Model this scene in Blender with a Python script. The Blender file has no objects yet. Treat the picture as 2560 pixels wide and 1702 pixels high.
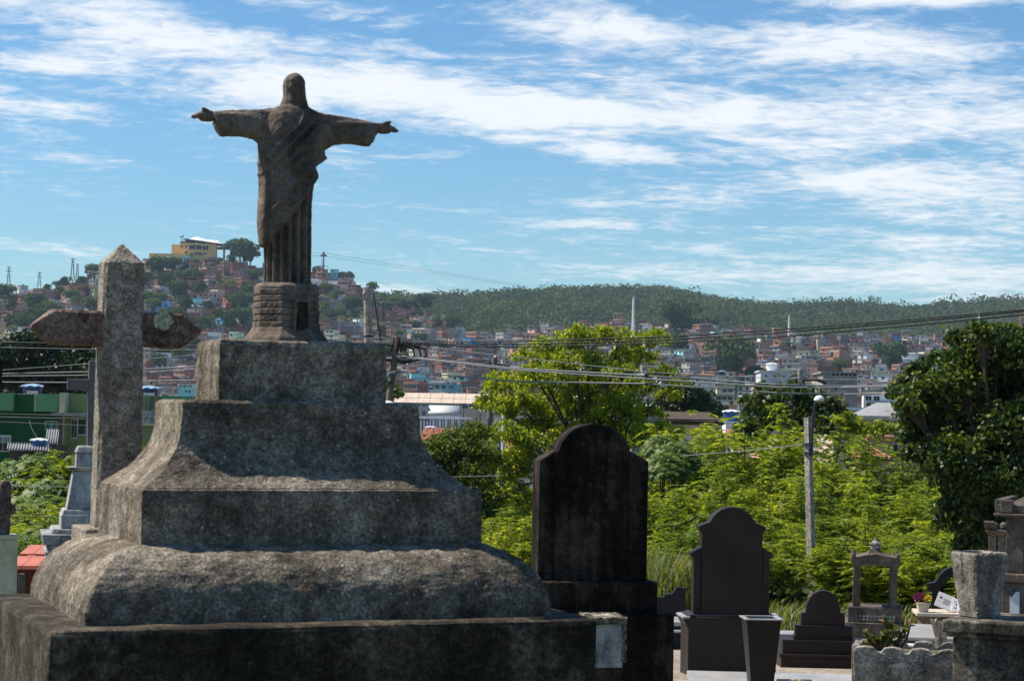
import bpy, bmesh, math, random
import numpy as np
from mathutils import Vector, Matrix

# ------------------------------------------------------------------ camera
FPX = 5200.0                      # focal length in pixels of the 2560 px wide photograph
PITCH = math.atan(185 / FPX)
ROLL = math.radians(1.02)
EYE = np.array([0.0, 0.0, 1.7])
scene = bpy.context.scene
COL = scene.collection
_F = np.array([0, math.cos(PITCH), math.sin(PITCH)])
_R0 = np.array([1.0, 0, 0]); _U0 = np.cross(_R0, _F)
_U = _U0 * math.cos(ROLL) - _R0 * math.sin(ROLL)
_R = _R0 * math.cos(ROLL) + _U0 * math.sin(ROLL)
cam = bpy.data.cameras.new('camera')
cam.lens = 36.0 * FPX / 2560.0
cam.sensor_width = 36.0
cam.clip_start = 0.1
cam.clip_end = 20000
cam.dof.use_dof = True
cam.dof.focus_distance = 19.0
cam.dof.aperture_fstop = 16.0
cam_o = bpy.data.objects.new('camera', cam)
m = Matrix.Identity(4)
for i in range(3):
    m[i][0] = _R[i]; m[i][1] = _U[i]; m[i][2] = -_F[i]; m[i][3] = EYE[i]
cam_o.matrix_world = m
COL.objects.link(cam_o)
scene.camera = cam_o

# ------------------------------------------------------------------ sun, sky, exposure
SUN_EL = math.radians(54)
SUN_BACK = math.radians(-12)         # the sun shines from the left, a little in front of the camera plane
SUN = Vector((-math.cos(SUN_EL) * math.cos(SUN_BACK), -math.cos(SUN_EL) * math.sin(SUN_BACK), math.sin(SUN_EL)))
sl = bpy.data.lights.new('sun', 'SUN')
sl.energy = 5.0; sl.angle = math.radians(0.5); sl.color = (1.0, 0.93, 0.82)
sun_o = bpy.data.objects.new('sun', sl)
sun_o.rotation_euler = SUN.to_track_quat('Z', 'Y').to_euler()
sun_o.location = (0, 0, 50)
COL.objects.link(sun_o)

world = bpy.data.worlds.new('World')
scene.world = world
world.use_nodes = True
SKY_STRENGTH = 0.092

def build_world():
    nt = world.node_tree; nt.nodes.clear(); N = nt.nodes.new; L = nt.links.new
    def val(a, sock):
        if isinstance(a, (int, float)): sock.default_value = a
        else: L(a, sock)
    def mth(op, a, b=0.0, c=0.0, clamp=False):
        n = N('ShaderNodeMath'); n.operation = op; n.use_clamp = clamp
        val(a, n.inputs[0]); val(b, n.inputs[1]); val(c, n.inputs[2]); return n.outputs[0]
    tc = N('ShaderNodeTexCoord'); sx = N('ShaderNodeSeparateXYZ'); L(tc.outputs['Generated'], sx.inputs[0])
    X, Y, Z = sx.outputs
    sky = N('ShaderNodeTexSky'); sky.sky_type = 'NISHITA'; sky.sun_disc = False
    sky.sun_elevation = SUN_EL; sky.sun_rotation = math.radians(-90) - SUN_BACK
    sky.altitude = 0; sky.air_density = 1.0; sky.dust_density = 0.35; sky.ozone_density = 2.5
    hs = N('ShaderNodeHueSaturation'); L(sky.outputs[0], hs.inputs['Color']); hs.inputs['Saturation'].default_value = 1.12
    hs.inputs['Value'].default_value = .96
    # cloud deck: direction projected on a flat layer, so streaks foreshorten to the horizon
    zz = mth('MAXIMUM', mth('ADD', Z, 0.085), 0.02)
    u = mth('DIVIDE', X, zz); v = mth('DIVIDE', Y, zz)
    cb = N('ShaderNodeCombineXYZ'); L(u, cb.inputs[0]); L(v, cb.inputs[1])
    mp = N('ShaderNodeMapping'); L(cb.outputs[0], mp.inputs[0])
    mp.inputs['Rotation'].default_value = (0, 0, math.radians(-14)); mp.inputs['Scale'].default_value = (1.0, 1.15, 1)
    def noise(vec, scale, det, rough, dist=0.0, off=(0, 0, 0)):
        q = N('ShaderNodeMapping'); L(vec, q.inputs[0]); q.inputs['Location'].default_value = off
        n = N('ShaderNodeTexNoise'); L(q.outputs[0], n.inputs['Vector'])
        n.inputs['Scale'].default_value = scale; n.inputs['Detail'].default_value = det
        n.inputs['Roughness'].default_value = rough; n.inputs['Distortion'].default_value = dist
        return n.outputs['Fac']
    n1 = noise(mp.outputs[0], 2.6, 9, 0.66, 0.5)
    n2 = noise(mp.outputs[0], 15.0, 5, 0.6, 0.6, (3.1, 1.7, 0))
    n3 = noise(mp.outputs[0], 0.6, 3, 0.5, 0.2, (7.7, 4.2, 0))
    # cloud masses where they stand in the sky: azimuth/elevation as tangents, (x, y, sx, sy, tilt, weight)
    ay = mth('MAXIMUM', Y, 0.05)
    az = mth('DIVIDE', X, ay); el = mth('DIVIDE', Z, mth('SQRT', mth('ADD', mth('MULTIPLY', X, X), mth('MULTIPLY', Y, Y))))
    blobs = [(200, 40, 330, 48, 6, 1.0), (420, 105, 480, 48, 6, 1.0), (800, 15, 260, 22, 3, .7), (900, 45, 180, 16, 5, .6), (150, 186, 270, 28, 2, 1.15), (850, 225, 520, 66, 3, 1.25), (330, 245, 180, 18, 3, .6),
             (1350, 270, 420, 62, 3, 1.15), (1250, 150, 300, 20, 4, .55), (1480, 62, 270, 48, 5, 1.15), (1760, 85, 260, 34, 6, .9), (2120, 115, 330, 52, 6, 1.1), (2300, 8, 420, 24, 2, 1.0), (1650, 210, 260, 26, 6, .8),
             (1850, 285, 480, 62, 6, 1.1), (2350, 290, 420, 70, 6, 1.05), (1330, 345, 180, 16, 5, .8), (1540, 380, 260, 26, 7, 1.0), (2000, 380, 330, 50, 8, .9), (2280, 470, 380, 66, 8, 1.1), (2480, 560, 300, 50, 5, .8),
             (2330, 700, 640, 46, 2, .95), (1880, 640, 320, 15, 5, .7), (1540, 565, 250, 15, 3, .7), (1560, 510, 180, 13, 2, .65), (1120, 525, 200, 8, 3, .5), (100, 284, 200, 20, 2, 1.0), (120, 632, 240, 13, 4, .75),
             (990, 728, 150, 20, 8, .7), (290, 418, 200, 13, 5, .6), (2350, 610, 420, 22, 2, .75), (520, 462, 60, 8, 6, .5), (1800, 505, 200, 9, 2, .5)]
    acc = None
    for bx, by, wx, wy, tl, w in blobs:
        a0 = (bx - 1280) / FPX; hor = 1036 + (bx - 1280) * 0.0178; e0 = (hor - by) / FPX
        c, s = math.cos(math.radians(tl - 1)), math.sin(math.radians(tl - 1))
        da = mth('SUBTRACT', az, a0); de = mth('SUBTRACT', el, e0)
        p = mth('DIVIDE', mth('SUBTRACT', mth('MULTIPLY', da, c), mth('MULTIPLY', de, s)), wx / FPX)
        q = mth('DIVIDE', mth('ADD', mth('MULTIPLY', da, s), mth('MULTIPLY', de, c)), wy / FPX)
        d2 = mth('ADD', mth('MULTIPLY', p, p), mth('MULTIPLY', q, q))
        g = mth('MULTIPLY', mth('DIVIDE', 1.0, mth('ADD', 1.0, mth('POWER', d2, 1.4))), w)
        acc = g if acc is None else mth('MAXIMUM', acc, g)
    front = mth('MULTIPLY', mth('ADD', Y, 0.2), 3.0, clamp=True)
    acc = mth('MULTIPLY', acc, front)
    # everywhere: wisps from the large noise
    base = mth('MULTIPLY', mth('SUBTRACT', n3, 0.5), 1.1)
    d = mth('ADD', mth('MULTIPLY', mth('SUBTRACT', n1, 0.5), 3.7), mth('MULTIPLY', mth('SUBTRACT', n2, 0.5), 2.4))
    d = mth('ADD', d, mth('ADD', mth('MULTIPLY', acc, 1.28), mth('MULTIPLY', base, 0.5)))
    mr = N('ShaderNodeMapRange'); mr.interpolation_type = 'SMOOTHSTEP'
    L(d, mr.inputs[0]); mr.inputs[1].default_value = 0.10; mr.inputs[2].default_value = 1.75
    dens = mth('MULTIPLY', mr.outputs[0], 0.93)
    mix = N('ShaderNodeMix'); mix.data_type = 'RGBA'
    tint = N('ShaderNodeMix'); tint.data_type = 'RGBA'; tint.blend_type = 'MULTIPLY'; tint.inputs['Factor'].default_value = 1.0
    L(hs.outputs[0], tint.inputs['A']); tint.inputs['B'].default_value = (.68, .93, 1.07, 1)
    L(dens, mix.inputs['Factor']); L(tint.outputs['Result'], mix.inputs['A'])
    # clouds are greyer where thick
    cc = N('ShaderNodeMix'); cc.data_type = 'RGBA'; L(n2, cc.inputs['Factor'])
    k = 1.0 / SKY_STRENGTH
    cc.inputs['A'].default_value = (.80 * k, .815 * k, .83 * k, 1); cc.inputs['B'].default_value = (.66 * k, .69 * k, .72 * k, 1)
    L(cc.outputs['Result'], mix.inputs['B'])
    bg = N('ShaderNodeBackground'); bg.inputs['Strength'].default_value = SKY_STRENGTH
    L(mix.outputs['Result'], bg.inputs['Color'])
    out = N('ShaderNodeOutputWorld'); L(bg.outputs[0], out.inputs['Surface'])
build_world()
world.cycles.sampling_method = 'MANUAL'; world.cycles.sample_map_resolution = 256
vs = scene.view_settings
vs.view_transform = 'Standard'; vs.look = 'None'; vs.gamma = 1.0; vs.use_curve_mapping = False; vs.exposure = 0.45
scene.cycles.use_denoising = True
scene.cycles.max_bounces = 6; scene.cycles.transparent_max_bounces = 8
scene.cycles.diffuse_bounces = 3; scene.cycles.glossy_bounces = 2; scene.cycles.transmission_bounces = 4
scene.cycles.caustics_reflective = False; scene.cycles.caustics_refractive = False
scene.cycles.sample_clamp_indirect = 6.0

# ------------------------------------------------------------------ geometry helpers
def ray(x, y): return _F + _R * (x - 1280) / FPX + _U * (851 - y) / FPX
def P(x, y, D):
    d = ray(x, y); return EYE + d * D / d[1]
def hor(x): return 1036 + (x - 1280) * 0.0178
def proj(q):
    v = np.asarray(q, float) - EYE; z = v @ _F
    return 1280 + FPX * (v @ _R) / z, 851 - FPX * (v @ _U) / z
def PL(x, y, xc, yc, D):
    """pixel offset from an anchor pixel -> metres (right, up) at depth D"""
    s = D / FPX; dx = (x - xc) * s; dy = (yc - y) * s
    return dx * math.cos(ROLL) - dy * math.sin(ROLL), dx * math.sin(ROLL) + dy * math.cos(ROLL)

class MB:
    def __init__(s): s.v = []; s.f = []; s.m = []
    def add(s, vs_, fs, mi=0):
        o = len(s.v); s.v += [tuple(map(float, q)) for q in vs_]
        for f in fs: s.f.append(tuple(i + o for i in f)); s.m.append(mi)
        return s
    def hexa(s, b, t, mi=0):
        return s.add(list(b) + list(t), [(3, 2, 1, 0), (4, 5, 6, 7), (0, 1, 5, 4), (1, 2, 6, 5), (2, 3, 7, 6), (3, 0, 4, 7)], mi)
    def box(s, x0, x1, y0, y1, z0, z1, mi=0):
        return s.hexa([(x0, y0, z0), (x1, y0, z0), (x1, y1, z0), (x0, y1, z0)], [(x0, y0, z1), (x1, y0, z1), (x1, y1, z1), (x0, y1, z1)], mi)
    def frus(s, w0, d0, z0, w1, d1, z1, cx=0, cy=0, mi=0):
        a, b, c, d = w0 / 2, d0 / 2, w1 / 2, d1 / 2
        return s.hexa([(cx - a, cy - b, z0), (cx + a, cy - b, z0), (cx + a, cy + b, z0), (cx - a, cy + b, z0)],
                      [(cx - c, cy - d, z1), (cx + c, cy - d, z1), (cx + c, cy + d, z1), (cx - c, cy + d, z1)], mi)
    def prism(s, poly, y0, y1, mi=0):
        """outline in (x, z), counter-clockwise, pushed from y0 to y1"""
        n = len(poly)
        vs_ = [(x, y0, z) for x, z in poly] + [(x, y1, z) for x, z in poly]
        fs = [tuple(range(n)), tuple(range(2 * n - 1, n - 1, -1))]
        fs += [(i + n, (i + 1) % n + n, (i + 1) % n, i) for i in range(n)]
        return s.add(vs_, fs, mi)
    def loft(s, rings, cap=True, mi=0):
        n = len(rings[0]); vs_ = [q for r in rings for q in r]; fs = []
        for k in range(len(rings) - 1):
            for i in range(n):
                j = (i + 1) % n
                fs.append((k * n + i, k * n + j, (k + 1) * n + j, (k + 1) * n + i))
        if cap:
            fs.append(tuple(range(n - 1, -1, -1))); fs.append(tuple((len(rings) - 1) * n + i for i in range(n)))
        return s.add(vs_, fs, mi)
    def lathe(s, prof, n=16, cx=0, cy=0, rot=0.0, mi=0, cap=True):
        return s.loft([[(cx + r * math.cos(rot + 2 * math.pi * i / n), cy + r * math.sin(rot + 2 * math.pi * i / n), z) for i in range(n)] for r, z in prof], cap, mi)
    def tube(s, pts, rad, n=6, mi=0, cap=True):
        pts = [np.asarray(p, float) for p in pts]
        if isinstance(rad, (int, float)): rad = [rad] * len(pts)
        rings = []; prev = None
        for i, p in enumerate(pts):
            t = pts[min(i + 1, len(pts) - 1)] - pts[max(i - 1, 0)]
            L_ = np.linalg.norm(t); t = t / L_ if L_ > 1e-9 else np.array([0, 0, 1.])
            if prev is None:
                a = np.array([0, 0, 1.]) if abs(t[2]) < .9 else np.array([1., 0, 0])
            else: a = prev
            e1 = a - t * (a @ t); e1 /= max(np.linalg.norm(e1), 1e-9); e2 = np.cross(t, e1); prev = e1
            rings.append([p + rad[i] * (e1 * math.cos(2 * math.pi * k / n) + e2 * math.sin(2 * math.pi * k / n)) for k in range(n)])
        return s.loft(rings, cap, mi)
    def xform(s, M):
        s.v = [tuple(M @ Vector(q)) for q in s.v]; return s
    def mesh(s, name):
        me = bpy.data.meshes.new(name); me.from_pydata(s.v, [], s.f)
        if any(s.m): me.polygons.foreach_set('material_index', s.m)
        me.update(); return me

def np_mesh(name, verts, faces):
    """fast mesh: verts (N,3), faces (M,k)"""
    verts = np.asarray(verts, np.float32); faces = np.asarray(faces, np.int32); k = faces.shape[1]
    me = bpy.data.meshes.new(name)
    me.vertices.add(len(verts)); me.vertices.foreach_set('co', verts.ravel())
    me.loops.add(faces.size); me.loops.foreach_set('vertex_index', faces.ravel())
    me.polygons.add(len(faces)); me.polygons.foreach_set('loop_start', np.arange(0, faces.size, k, dtype=np.int32))
    me.update(calc_edges=True); return me

def link(name, data, mat=None, parent=None, loc=None, rz=None, smooth=False):
    if isinstance(data, MB): data = data.mesh(name)
    o = bpy.data.objects.new(name, data)
    if mat is not None:
        mats = mat if isinstance(mat, (list, tuple)) else [mat]
        if data.materials:
            pass
        else:
            for q in mats: data.materials.append(q)
    COL.objects.link(o)
    if parent is not None: o.parent = parent
    if loc is not None: o.location = loc
    if rz is not None: o.rotation_euler = (0, 0, rz)
    if smooth: data.polygons.foreach_set('use_smooth', [True] * len(data.polygons))
    return o
def tag(o, label, cat, group=None, kind=None):
    if label: o['label'] = label
    if cat: o['category'] = cat
    if group: o['group'] = group
    if kind: o['kind'] = kind
    return o
def thing(name, label, cat, loc, rz=0.0, group=None):
    o = bpy.data.objects.new(name, None); COL.objects.link(o)
    o.empty_display_size = 0.2
    o.location = tuple(map(float, loc)); o.rotation_euler = (0, 0, rz)
    return tag(o, label, cat, group)
def struct(name, data, mat, **k):
    o = link(name, data, mat, **k); o['kind'] = 'structure'; return o
def bevel(o, w, seg=2, ang=35):
    b = o.modifiers.new('bevel', 'BEVEL'); b.width = w; b.segments = seg; b.limit_method = 'ANGLE'; b.angle_limit = math.radians(ang)
    return o
_tex = {}
def rough(o, strength, size, levels=0, voxel=None):
    """worn stone: fine mesh pushed in and out by a procedural cloud texture"""
    if voxel:
        r = o.modifiers.new('remesh', 'REMESH'); r.mode = 'VOXEL'; r.voxel_size = voxel; r.use_smooth_shade = True
    elif levels:
        q = o.modifiers.new('sub', 'SUBSURF'); q.subdivision_type = 'SIMPLE'; q.levels = levels; q.render_levels = levels
    t = _tex.get(size)
    if t is None:
        t = bpy.data.textures.new('worn_%g' % size, 'CLOUDS'); t.noise_scale = size; t.noise_depth = 3; _tex[size] = t
    d = o.modifiers.new('worn', 'DISPLACE'); d.texture = t; d.strength = strength; d.mid_level = 0.5; d.texture_coords = 'GLOBAL'
    return o

# ------------------------------------------------------------------ materials
MATS = {}
def nodes_of(name):
    mt = bpy.data.materials.new(name); mt.use_nodes = True; nt = mt.node_tree; nt.nodes.clear()
    out = nt.nodes.new('ShaderNodeOutputMaterial'); MATS[name] = mt
    return mt, nt, out
class G:
    """small node-graph helper"""
    def __init__(s, name):
        s.mt, s.nt, s.out = nodes_of(name); s.N = s.nt.nodes.new; s.L = s.nt.links.new
    def pos(s): return s.N('ShaderNodeNewGeometry').outputs['Position']
    def obj(s): return s.N('ShaderNodeTexCoord').outputs['Object']
    def map(s, vec, scale=(1, 1, 1), loc=(0, 0, 0)):
        n = s.N('ShaderNodeMapping'); s.L(vec, n.inputs[0]); n.inputs['Scale'].default_value = scale; n.inputs['Location'].default_value = loc
        return n.outputs[0]
    def noise(s, vec, scale, det=4, rough=.55, dist=0):
        n = s.N('ShaderNodeTexNoise'); s.L(vec, n.inputs['Vector']); n.inputs['Scale'].default_value = scale
        n.inputs['Detail'].default_value = det; n.inputs['Roughness'].default_value = rough; n.inputs['Distortion'].default_value = dist
        return n.outputs['Fac']
    def vor(s, vec, scale, feature='F1', out='Distance', rnd=1.0):
        n = s.N('ShaderNodeTexVoronoi'); n.feature = feature; s.L(vec, n.inputs['Vector']); n.inputs['Scale'].default_value = scale
        n.inputs['Randomness'].default_value = rnd; return n.outputs[out]
    def ramp(s, fac, stops, interp='LINEAR'):
        n = s.N('ShaderNodeValToRGB'); n.color_ramp.interpolation = interp; e = n.color_ramp.elements
        while len(e) > 1: e.remove(e[-1])
        e[0].position = stops[0][0]; e[0].color = col4(stops[0][1])
        for p, c in stops[1:]:
            q = e.new(p); q.color = col4(c)
        s.L(fac, n.inputs[0]); return n.outputs[0]
    def mix(s, fac, a, b, mode='MIX'):
        n = s.N('ShaderNodeMix'); n.data_type = 'RGBA'; n.blend_type = mode
        if isinstance(fac, (int, float)): n.inputs['Factor'].default_value = fac
        else: s.L(fac, n.inputs['Factor'])
        for k, q in (('A', a), ('B', b)):
            if isinstance(q, (tuple, list)): n.inputs[k].default_value = col4(q)
            else: s.L(q, n.inputs[k])
        return n.outputs['Result']
    def math(s, op, a, b=0.0, clamp=False):
        n = s.N('ShaderNodeMath'); n.operation = op; n.use_clamp = clamp
        for i, q in enumerate((a, b)):
            if isinstance(q, (int, float)): n.inputs[i].default_value = q
            else: s.L(q, n.inputs[i])
        return n.outputs[0]
    def bump(s, h, strength=.5, dist=.01):
        n = s.N('ShaderNodeBump'); n.inputs['Strength'].default_value = strength; n.inputs['Distance'].default_value = dist
        s.L(h, n.inputs['Height']); return n.outputs[0]
    def surf(s, color, roughness=.85, normal=None, spec=.3, metallic=0.0):
        n = s.N('ShaderNodeBsdfPrincipled')
        if isinstance(color, (tuple, list)): n.inputs['Base Color'].default_value = col4(color)
        else: s.L(color, n.inputs['Base Color'])
        if isinstance(roughness, (int, float)): n.inputs['Roughness'].default_value = roughness
        else: s.L(roughness, n.inputs['Roughness'])
        n.inputs['Specular IOR Level'].default_value = spec; n.inputs['Metallic'].default_value = metallic
        if normal is not None: s.L(normal, n.inputs['Normal'])
        s.L(n.outputs[0], s.out.inputs['Surface']); return n
def col4(c): return (c[0], c[1], c[2], 1.0) if len(c) == 3 else tuple(c)

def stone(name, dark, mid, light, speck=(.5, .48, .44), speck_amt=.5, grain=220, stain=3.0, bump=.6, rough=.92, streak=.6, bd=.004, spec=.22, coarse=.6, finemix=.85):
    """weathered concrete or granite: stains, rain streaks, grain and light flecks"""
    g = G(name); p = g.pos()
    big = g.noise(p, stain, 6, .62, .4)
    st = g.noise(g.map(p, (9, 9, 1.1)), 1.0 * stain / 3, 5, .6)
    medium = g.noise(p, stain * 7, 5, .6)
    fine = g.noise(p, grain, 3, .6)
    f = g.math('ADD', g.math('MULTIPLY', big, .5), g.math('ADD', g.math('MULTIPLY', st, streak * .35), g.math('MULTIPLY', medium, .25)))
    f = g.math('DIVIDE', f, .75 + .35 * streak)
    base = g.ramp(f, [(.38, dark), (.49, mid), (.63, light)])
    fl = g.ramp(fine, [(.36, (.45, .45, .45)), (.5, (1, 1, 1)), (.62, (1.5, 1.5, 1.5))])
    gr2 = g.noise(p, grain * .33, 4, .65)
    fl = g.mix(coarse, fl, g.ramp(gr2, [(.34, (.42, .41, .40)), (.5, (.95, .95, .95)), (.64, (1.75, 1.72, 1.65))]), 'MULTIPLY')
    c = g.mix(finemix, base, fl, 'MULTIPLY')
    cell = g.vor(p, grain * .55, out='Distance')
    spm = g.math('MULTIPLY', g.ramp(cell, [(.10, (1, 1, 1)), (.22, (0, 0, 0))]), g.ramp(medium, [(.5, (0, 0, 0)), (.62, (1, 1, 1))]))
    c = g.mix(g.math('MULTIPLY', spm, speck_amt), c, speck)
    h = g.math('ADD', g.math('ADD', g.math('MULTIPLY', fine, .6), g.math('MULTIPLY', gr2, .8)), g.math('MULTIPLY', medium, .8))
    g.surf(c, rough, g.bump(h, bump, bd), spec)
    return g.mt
stone('monument_stone', (.046, .036, .0255), (.136, .112, .083), (.31, .265, .2), speck=(.64, .59, .5), speck_amt=1.0, grain=110, stain=4, bump=.9, bd=.007, coarse=.5)
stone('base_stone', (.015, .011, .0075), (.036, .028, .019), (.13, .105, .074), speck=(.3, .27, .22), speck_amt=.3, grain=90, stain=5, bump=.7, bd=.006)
stone('statue_stone', (.055, .040, .030), (.140, .108, .084), (.235, .19, .152), speck=(.40, .34, .29), speck_amt=.4, grain=240, stain=9, bump=.35, streak=.35, coarse=.25, finemix=.55)
stone('cross_stone', (.12, .094, .07), (.265, .222, .175), (.41, .355, .29), speck=(.56, .52, .44), speck_amt=.7, grain=150, stain=6, bump=1.0, streak=.3, bd=.006)
stone('cross_arm_stone', (.04, .026, .02), (.15, .098, .077), (.29, .215, .175), speck=(.40, .33, .29), speck_amt=.45, grain=150, stain=7, bump=1.0, streak=.3, bd=.006)
stone('black_tomb', (.006, .0045, .0035), (.017, .0128, .0098), (.085, .066, .050), speck=(.38, .36, .33), speck_amt=.4, grain=140, stain=3.0, bump=.35, streak=1.6, rough=.92, spec=.08, coarse=.3)
stone('grey_marble', (.025, .024, .022), (.27, .265, .255), (.50, .49, .475), speck=(.5, .5, .5), speck_amt=.1, grain=60, stain=4, bump=.2, streak=2.0, coarse=.15, finemix=.3)
stone('vase_stone', (.075, .064, .05), (.205, .182, .15), (.42, .38, .325), speck=(.55, .51, .45), speck_amt=.6, grain=130, stain=6, bump=.9, bd=.006, coarse=.4)
stone('tomb_concrete', (.05, .039, .03), (.105, .085, .067), (.21, .178, .142), speck_amt=.2, grain=70, stain=2.4, bump=.4, coarse=.3, finemix=.5)
stone('mossy_concrete', (.018, .016, .013), (.07, .06, .046), (.40, .34, .25), speck=(.5, .48, .44), speck_amt=.3, grain=90, stain=3.2, bump=.6, streak=1.0, coarse=.4)
stone('pole_concrete', (.22, .19, .15), (.34, .30, .25), (.46, .42, .36), speck_amt=.1, grain=40, stain=1.5, bump=.3, streak=1.0)
stone('house_concrete', (.17, .16, .145), (.29, .275, .25), (.42, .40, .37), speck_amt=.0, grain=6, stain=.25, bump=.0, coarse=.3, finemix=.5)
stone('cream_plaster', (.40, .35, .19), (.66, .58, .37), (.76, .70, .50), speck_amt=.0, grain=40, stain=2, bump=.1, streak=.9, coarse=.05, finemix=.15)
stone('pavement', (.17, .135, .10), (.27, .22, .17), (.36, .30, .24), speck_amt=.2, grain=40, stain=1.2, bump=.3)

def granite(name, c, rough=.32, var=.25, spec=.5):
    g = G(name); p = g.pos()
    n = g.noise(p, 3, 4); fn = g.noise(p, 260, 2)
    cc = g.mix(1.0, g.ramp(n, [(.3, tuple(q * (1 - var) for q in c)), (.7, tuple(q * (1 + var) for q in c))]), g.ramp(fn, [(.3, (.7, .7, .7)), (.7, (1.3, 1.3, 1.3))]), 'MULTIPLY')
    r = g.math('ADD', rough, g.math('MULTIPLY', g.math('SUBTRACT', g.noise(p, 7, 5), .5), .3))
    g.surf(cc, r, None, spec); return g.mt
granite('brown_granite', (.026, .0185, .0155), .5, .3, .22)
granite('black_granite', (.009, .0088, .009), .45, .25, .25)
granite('light_granite', (.33, .315, .29), .4)
granite('white_marble', (.62, .60, .57), .4, .15)

def paint(name, c, rough=.75, var=.18, scale=.5, grime=None, metallic=0.0):
    g = G(name); p = g.pos()
    n = g.noise(g.map(p, (1, 1, .35)), scale, 6, .6)
    lo = grime or tuple(q * (1 - var) for q in c)
    cc = g.ramp(n, [(.32, lo), (.5, c), (.72, tuple(min(q * (1 + var * .6), .9) for q in c))])
    fn = g.noise(p, scale * 14, 4, .6)
    cc = g.mix(.35, cc, g.ramp(fn, [(.35, (.6, .6, .6)), (.65, (1.25, 1.25, 1.25))]), 'MULTIPLY')
    g.surf(cc, rough, None, .3, metallic); return g.mt
def wall_mat(name, c, scale=.12):
    """far house wall: rain-stained render or bare brick, each house a little different"""
    g = G(name); p = g.pos()
    oi = g.N('ShaderNodeObjectInfo').outputs['Random']
    n = g.noise(g.map(p, (1, 1, .3)), scale * 4, 5, .65)
    isl = g.N('ShaderNodeNewGeometry').outputs['Random Per Island']
    r = g.math('FRACT', g.math('ADD', oi, isl))
    cc = g.mix(1.0, c, g.ramp(r, [(0, (.62, .62, .64)), (1, (1.25, 1.2, 1.15))]), 'MULTIPLY')
    cc = g.mix(.75, cc, g.ramp(n, [(.3, (.5, .48, .46)), (.55, (1, 1, 1)), (.8, (1.15, 1.15, 1.15))]), 'MULTIPLY')
    g.surf(cc, .9, None, .1); return g.mt
WALLS = {'red brick': (0.428, 0.199, 0.135), 'dark brick': (0.285, 0.143, 0.107), 'orange brick': (0.571, 0.277, 0.183), 'grey concrete': (0.428, 0.412, 0.389),
         'white': (0.840, 0.840, 0.840), 'cream': (0.840, 0.777, 0.539), 'pink': (0.825, 0.523, 0.428), 'pale green': (0.666, 0.840, 0.603),
         'turquoise': (0.349, 0.825, 0.825), 'blue': (0.159, 0.476, 0.793), 'dark grey': (0.206, 0.206, 0.215), 'beige': (0.730, 0.603, 0.460)}
for k_, c_ in WALLS.items(): wall_mat('wall ' + k_, c_)
paint('window_dark', (.022, .026, .032), .25, .3, 1.0)
paint('window_teal', (.05, .16, .16), .2, .3, 1.0)
paint('window_frame', (.55, .55, .53), .6)
paint('sheet_roof', (.30, .295, .29), .6, .35, .3)
paint('white_sheet', (.74, .75, .76), .5, .12, .3)
paint('blue_plastic', (.03, .12, .27), .45, .15, 1.0)
paint('navy_plastic', (.012, .035, .10), .45, .15, 1.0)
paint('tank_lid', (.30, .45, .62), .45, .12, 1.0)
paint('letter_white', (.8, .8, .8), .6, .05)
paint('station_yellow', (.82, .54, .20), .8, .10, .08)
paint('tent_white', (.82, .82, .80), .6, .05, .1)
paint('steel_dark', (.05, .052, .056), .5, .2, 1)
paint('steel_grey', (.26, .27, .28), .5, .2, 1)
paint('pylon_white', (.70, .69, .66), .7, .1, .1)
paint('wire_grey', (.24, .24, .235), .45, .1, 3)
paint('wire_dark', (.035, .034, .034), .6, .2, 3)
paint('porcelain', (.06, .03, .022), .3, .2, 3)
paint('green_dark', (.015, .085, .03), .85, .15, .6)
paint('green_light', (.16, .36, .16), .85, .15, .6)
paint('olive_wall', (.20, .26, .11), .9, .3, .7, grime=(.03, .032, .02))
paint('cream_wall', (.52, .50, .33), .85, .15, .7)
paint('warehouse_wall', (.60, .48, .38), .9, .12, .1)
paint('red_metal', (.55, .17, .10), .5, .2, 2)
paint('red_brick_tomb', (.20, .035, .02), .6, .3, 6)
paint('pot_cream', (.55, .47, .36), .8, .15, 5)
paint('lamp_glass', (.45, .36, .2), .3, .1, 3)
paint('cross_grey', (.15, .142, .13), .9, .3, 6)
paint('pole_brown', (.20, .16, .12), .9, .3, 3)
paint('dish_white', (.75, .75, .75), .5, .05)
paint('dry_leaf', (.45, .33, .18), .8, .2, 9)
def tile_mat():
    g = G('clay_tile'); p = g.pos()
    oi = g.N('ShaderNodeNewGeometry').outputs['Random Per Island']
    n = g.noise(p, 3, 5, .6)
    c = g.mix(1.0, g.ramp(oi, [(0, (.33, .12, .065)), (.5, (.46, .20, .12)), (1, (.55, .30, .2))]), g.ramp(n, [(.3, (.5, .48, .45)), (.6, (1.1, 1.1, 1.1))]), 'MULTIPLY')
    g.surf(c, .9, None, .1)
tile_mat()
def mosaic_mat(name, a, b, scale):
    g = G(name); p = g.obj(); q = g.vor(p, scale, out='Color', rnd=1.0)
    sp = g.N('ShaderNodeSeparateColor'); g.L(q, sp.inputs[0])
    g.surf(g.ramp(sp.outputs[0], [(.45, a), (.55, b)], 'CONSTANT'), .3, None, .5)
mosaic_mat('tile_mosaic', (.62, .66, .70), (.05, .06, .075), 14)
def lichen_mat():
    g = G('lichen'); p = g.obj()
    n = g.noise(p, 90, 4, .6)
    g.surf(g.ramp(n, [(.3, (.15, .18, .08)), (.5, (.40, .44, .27)), (.7, (.72, .75, .58))]), .95, g.bump(n, 1.0, .004), .1)
lichen_mat()

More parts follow.
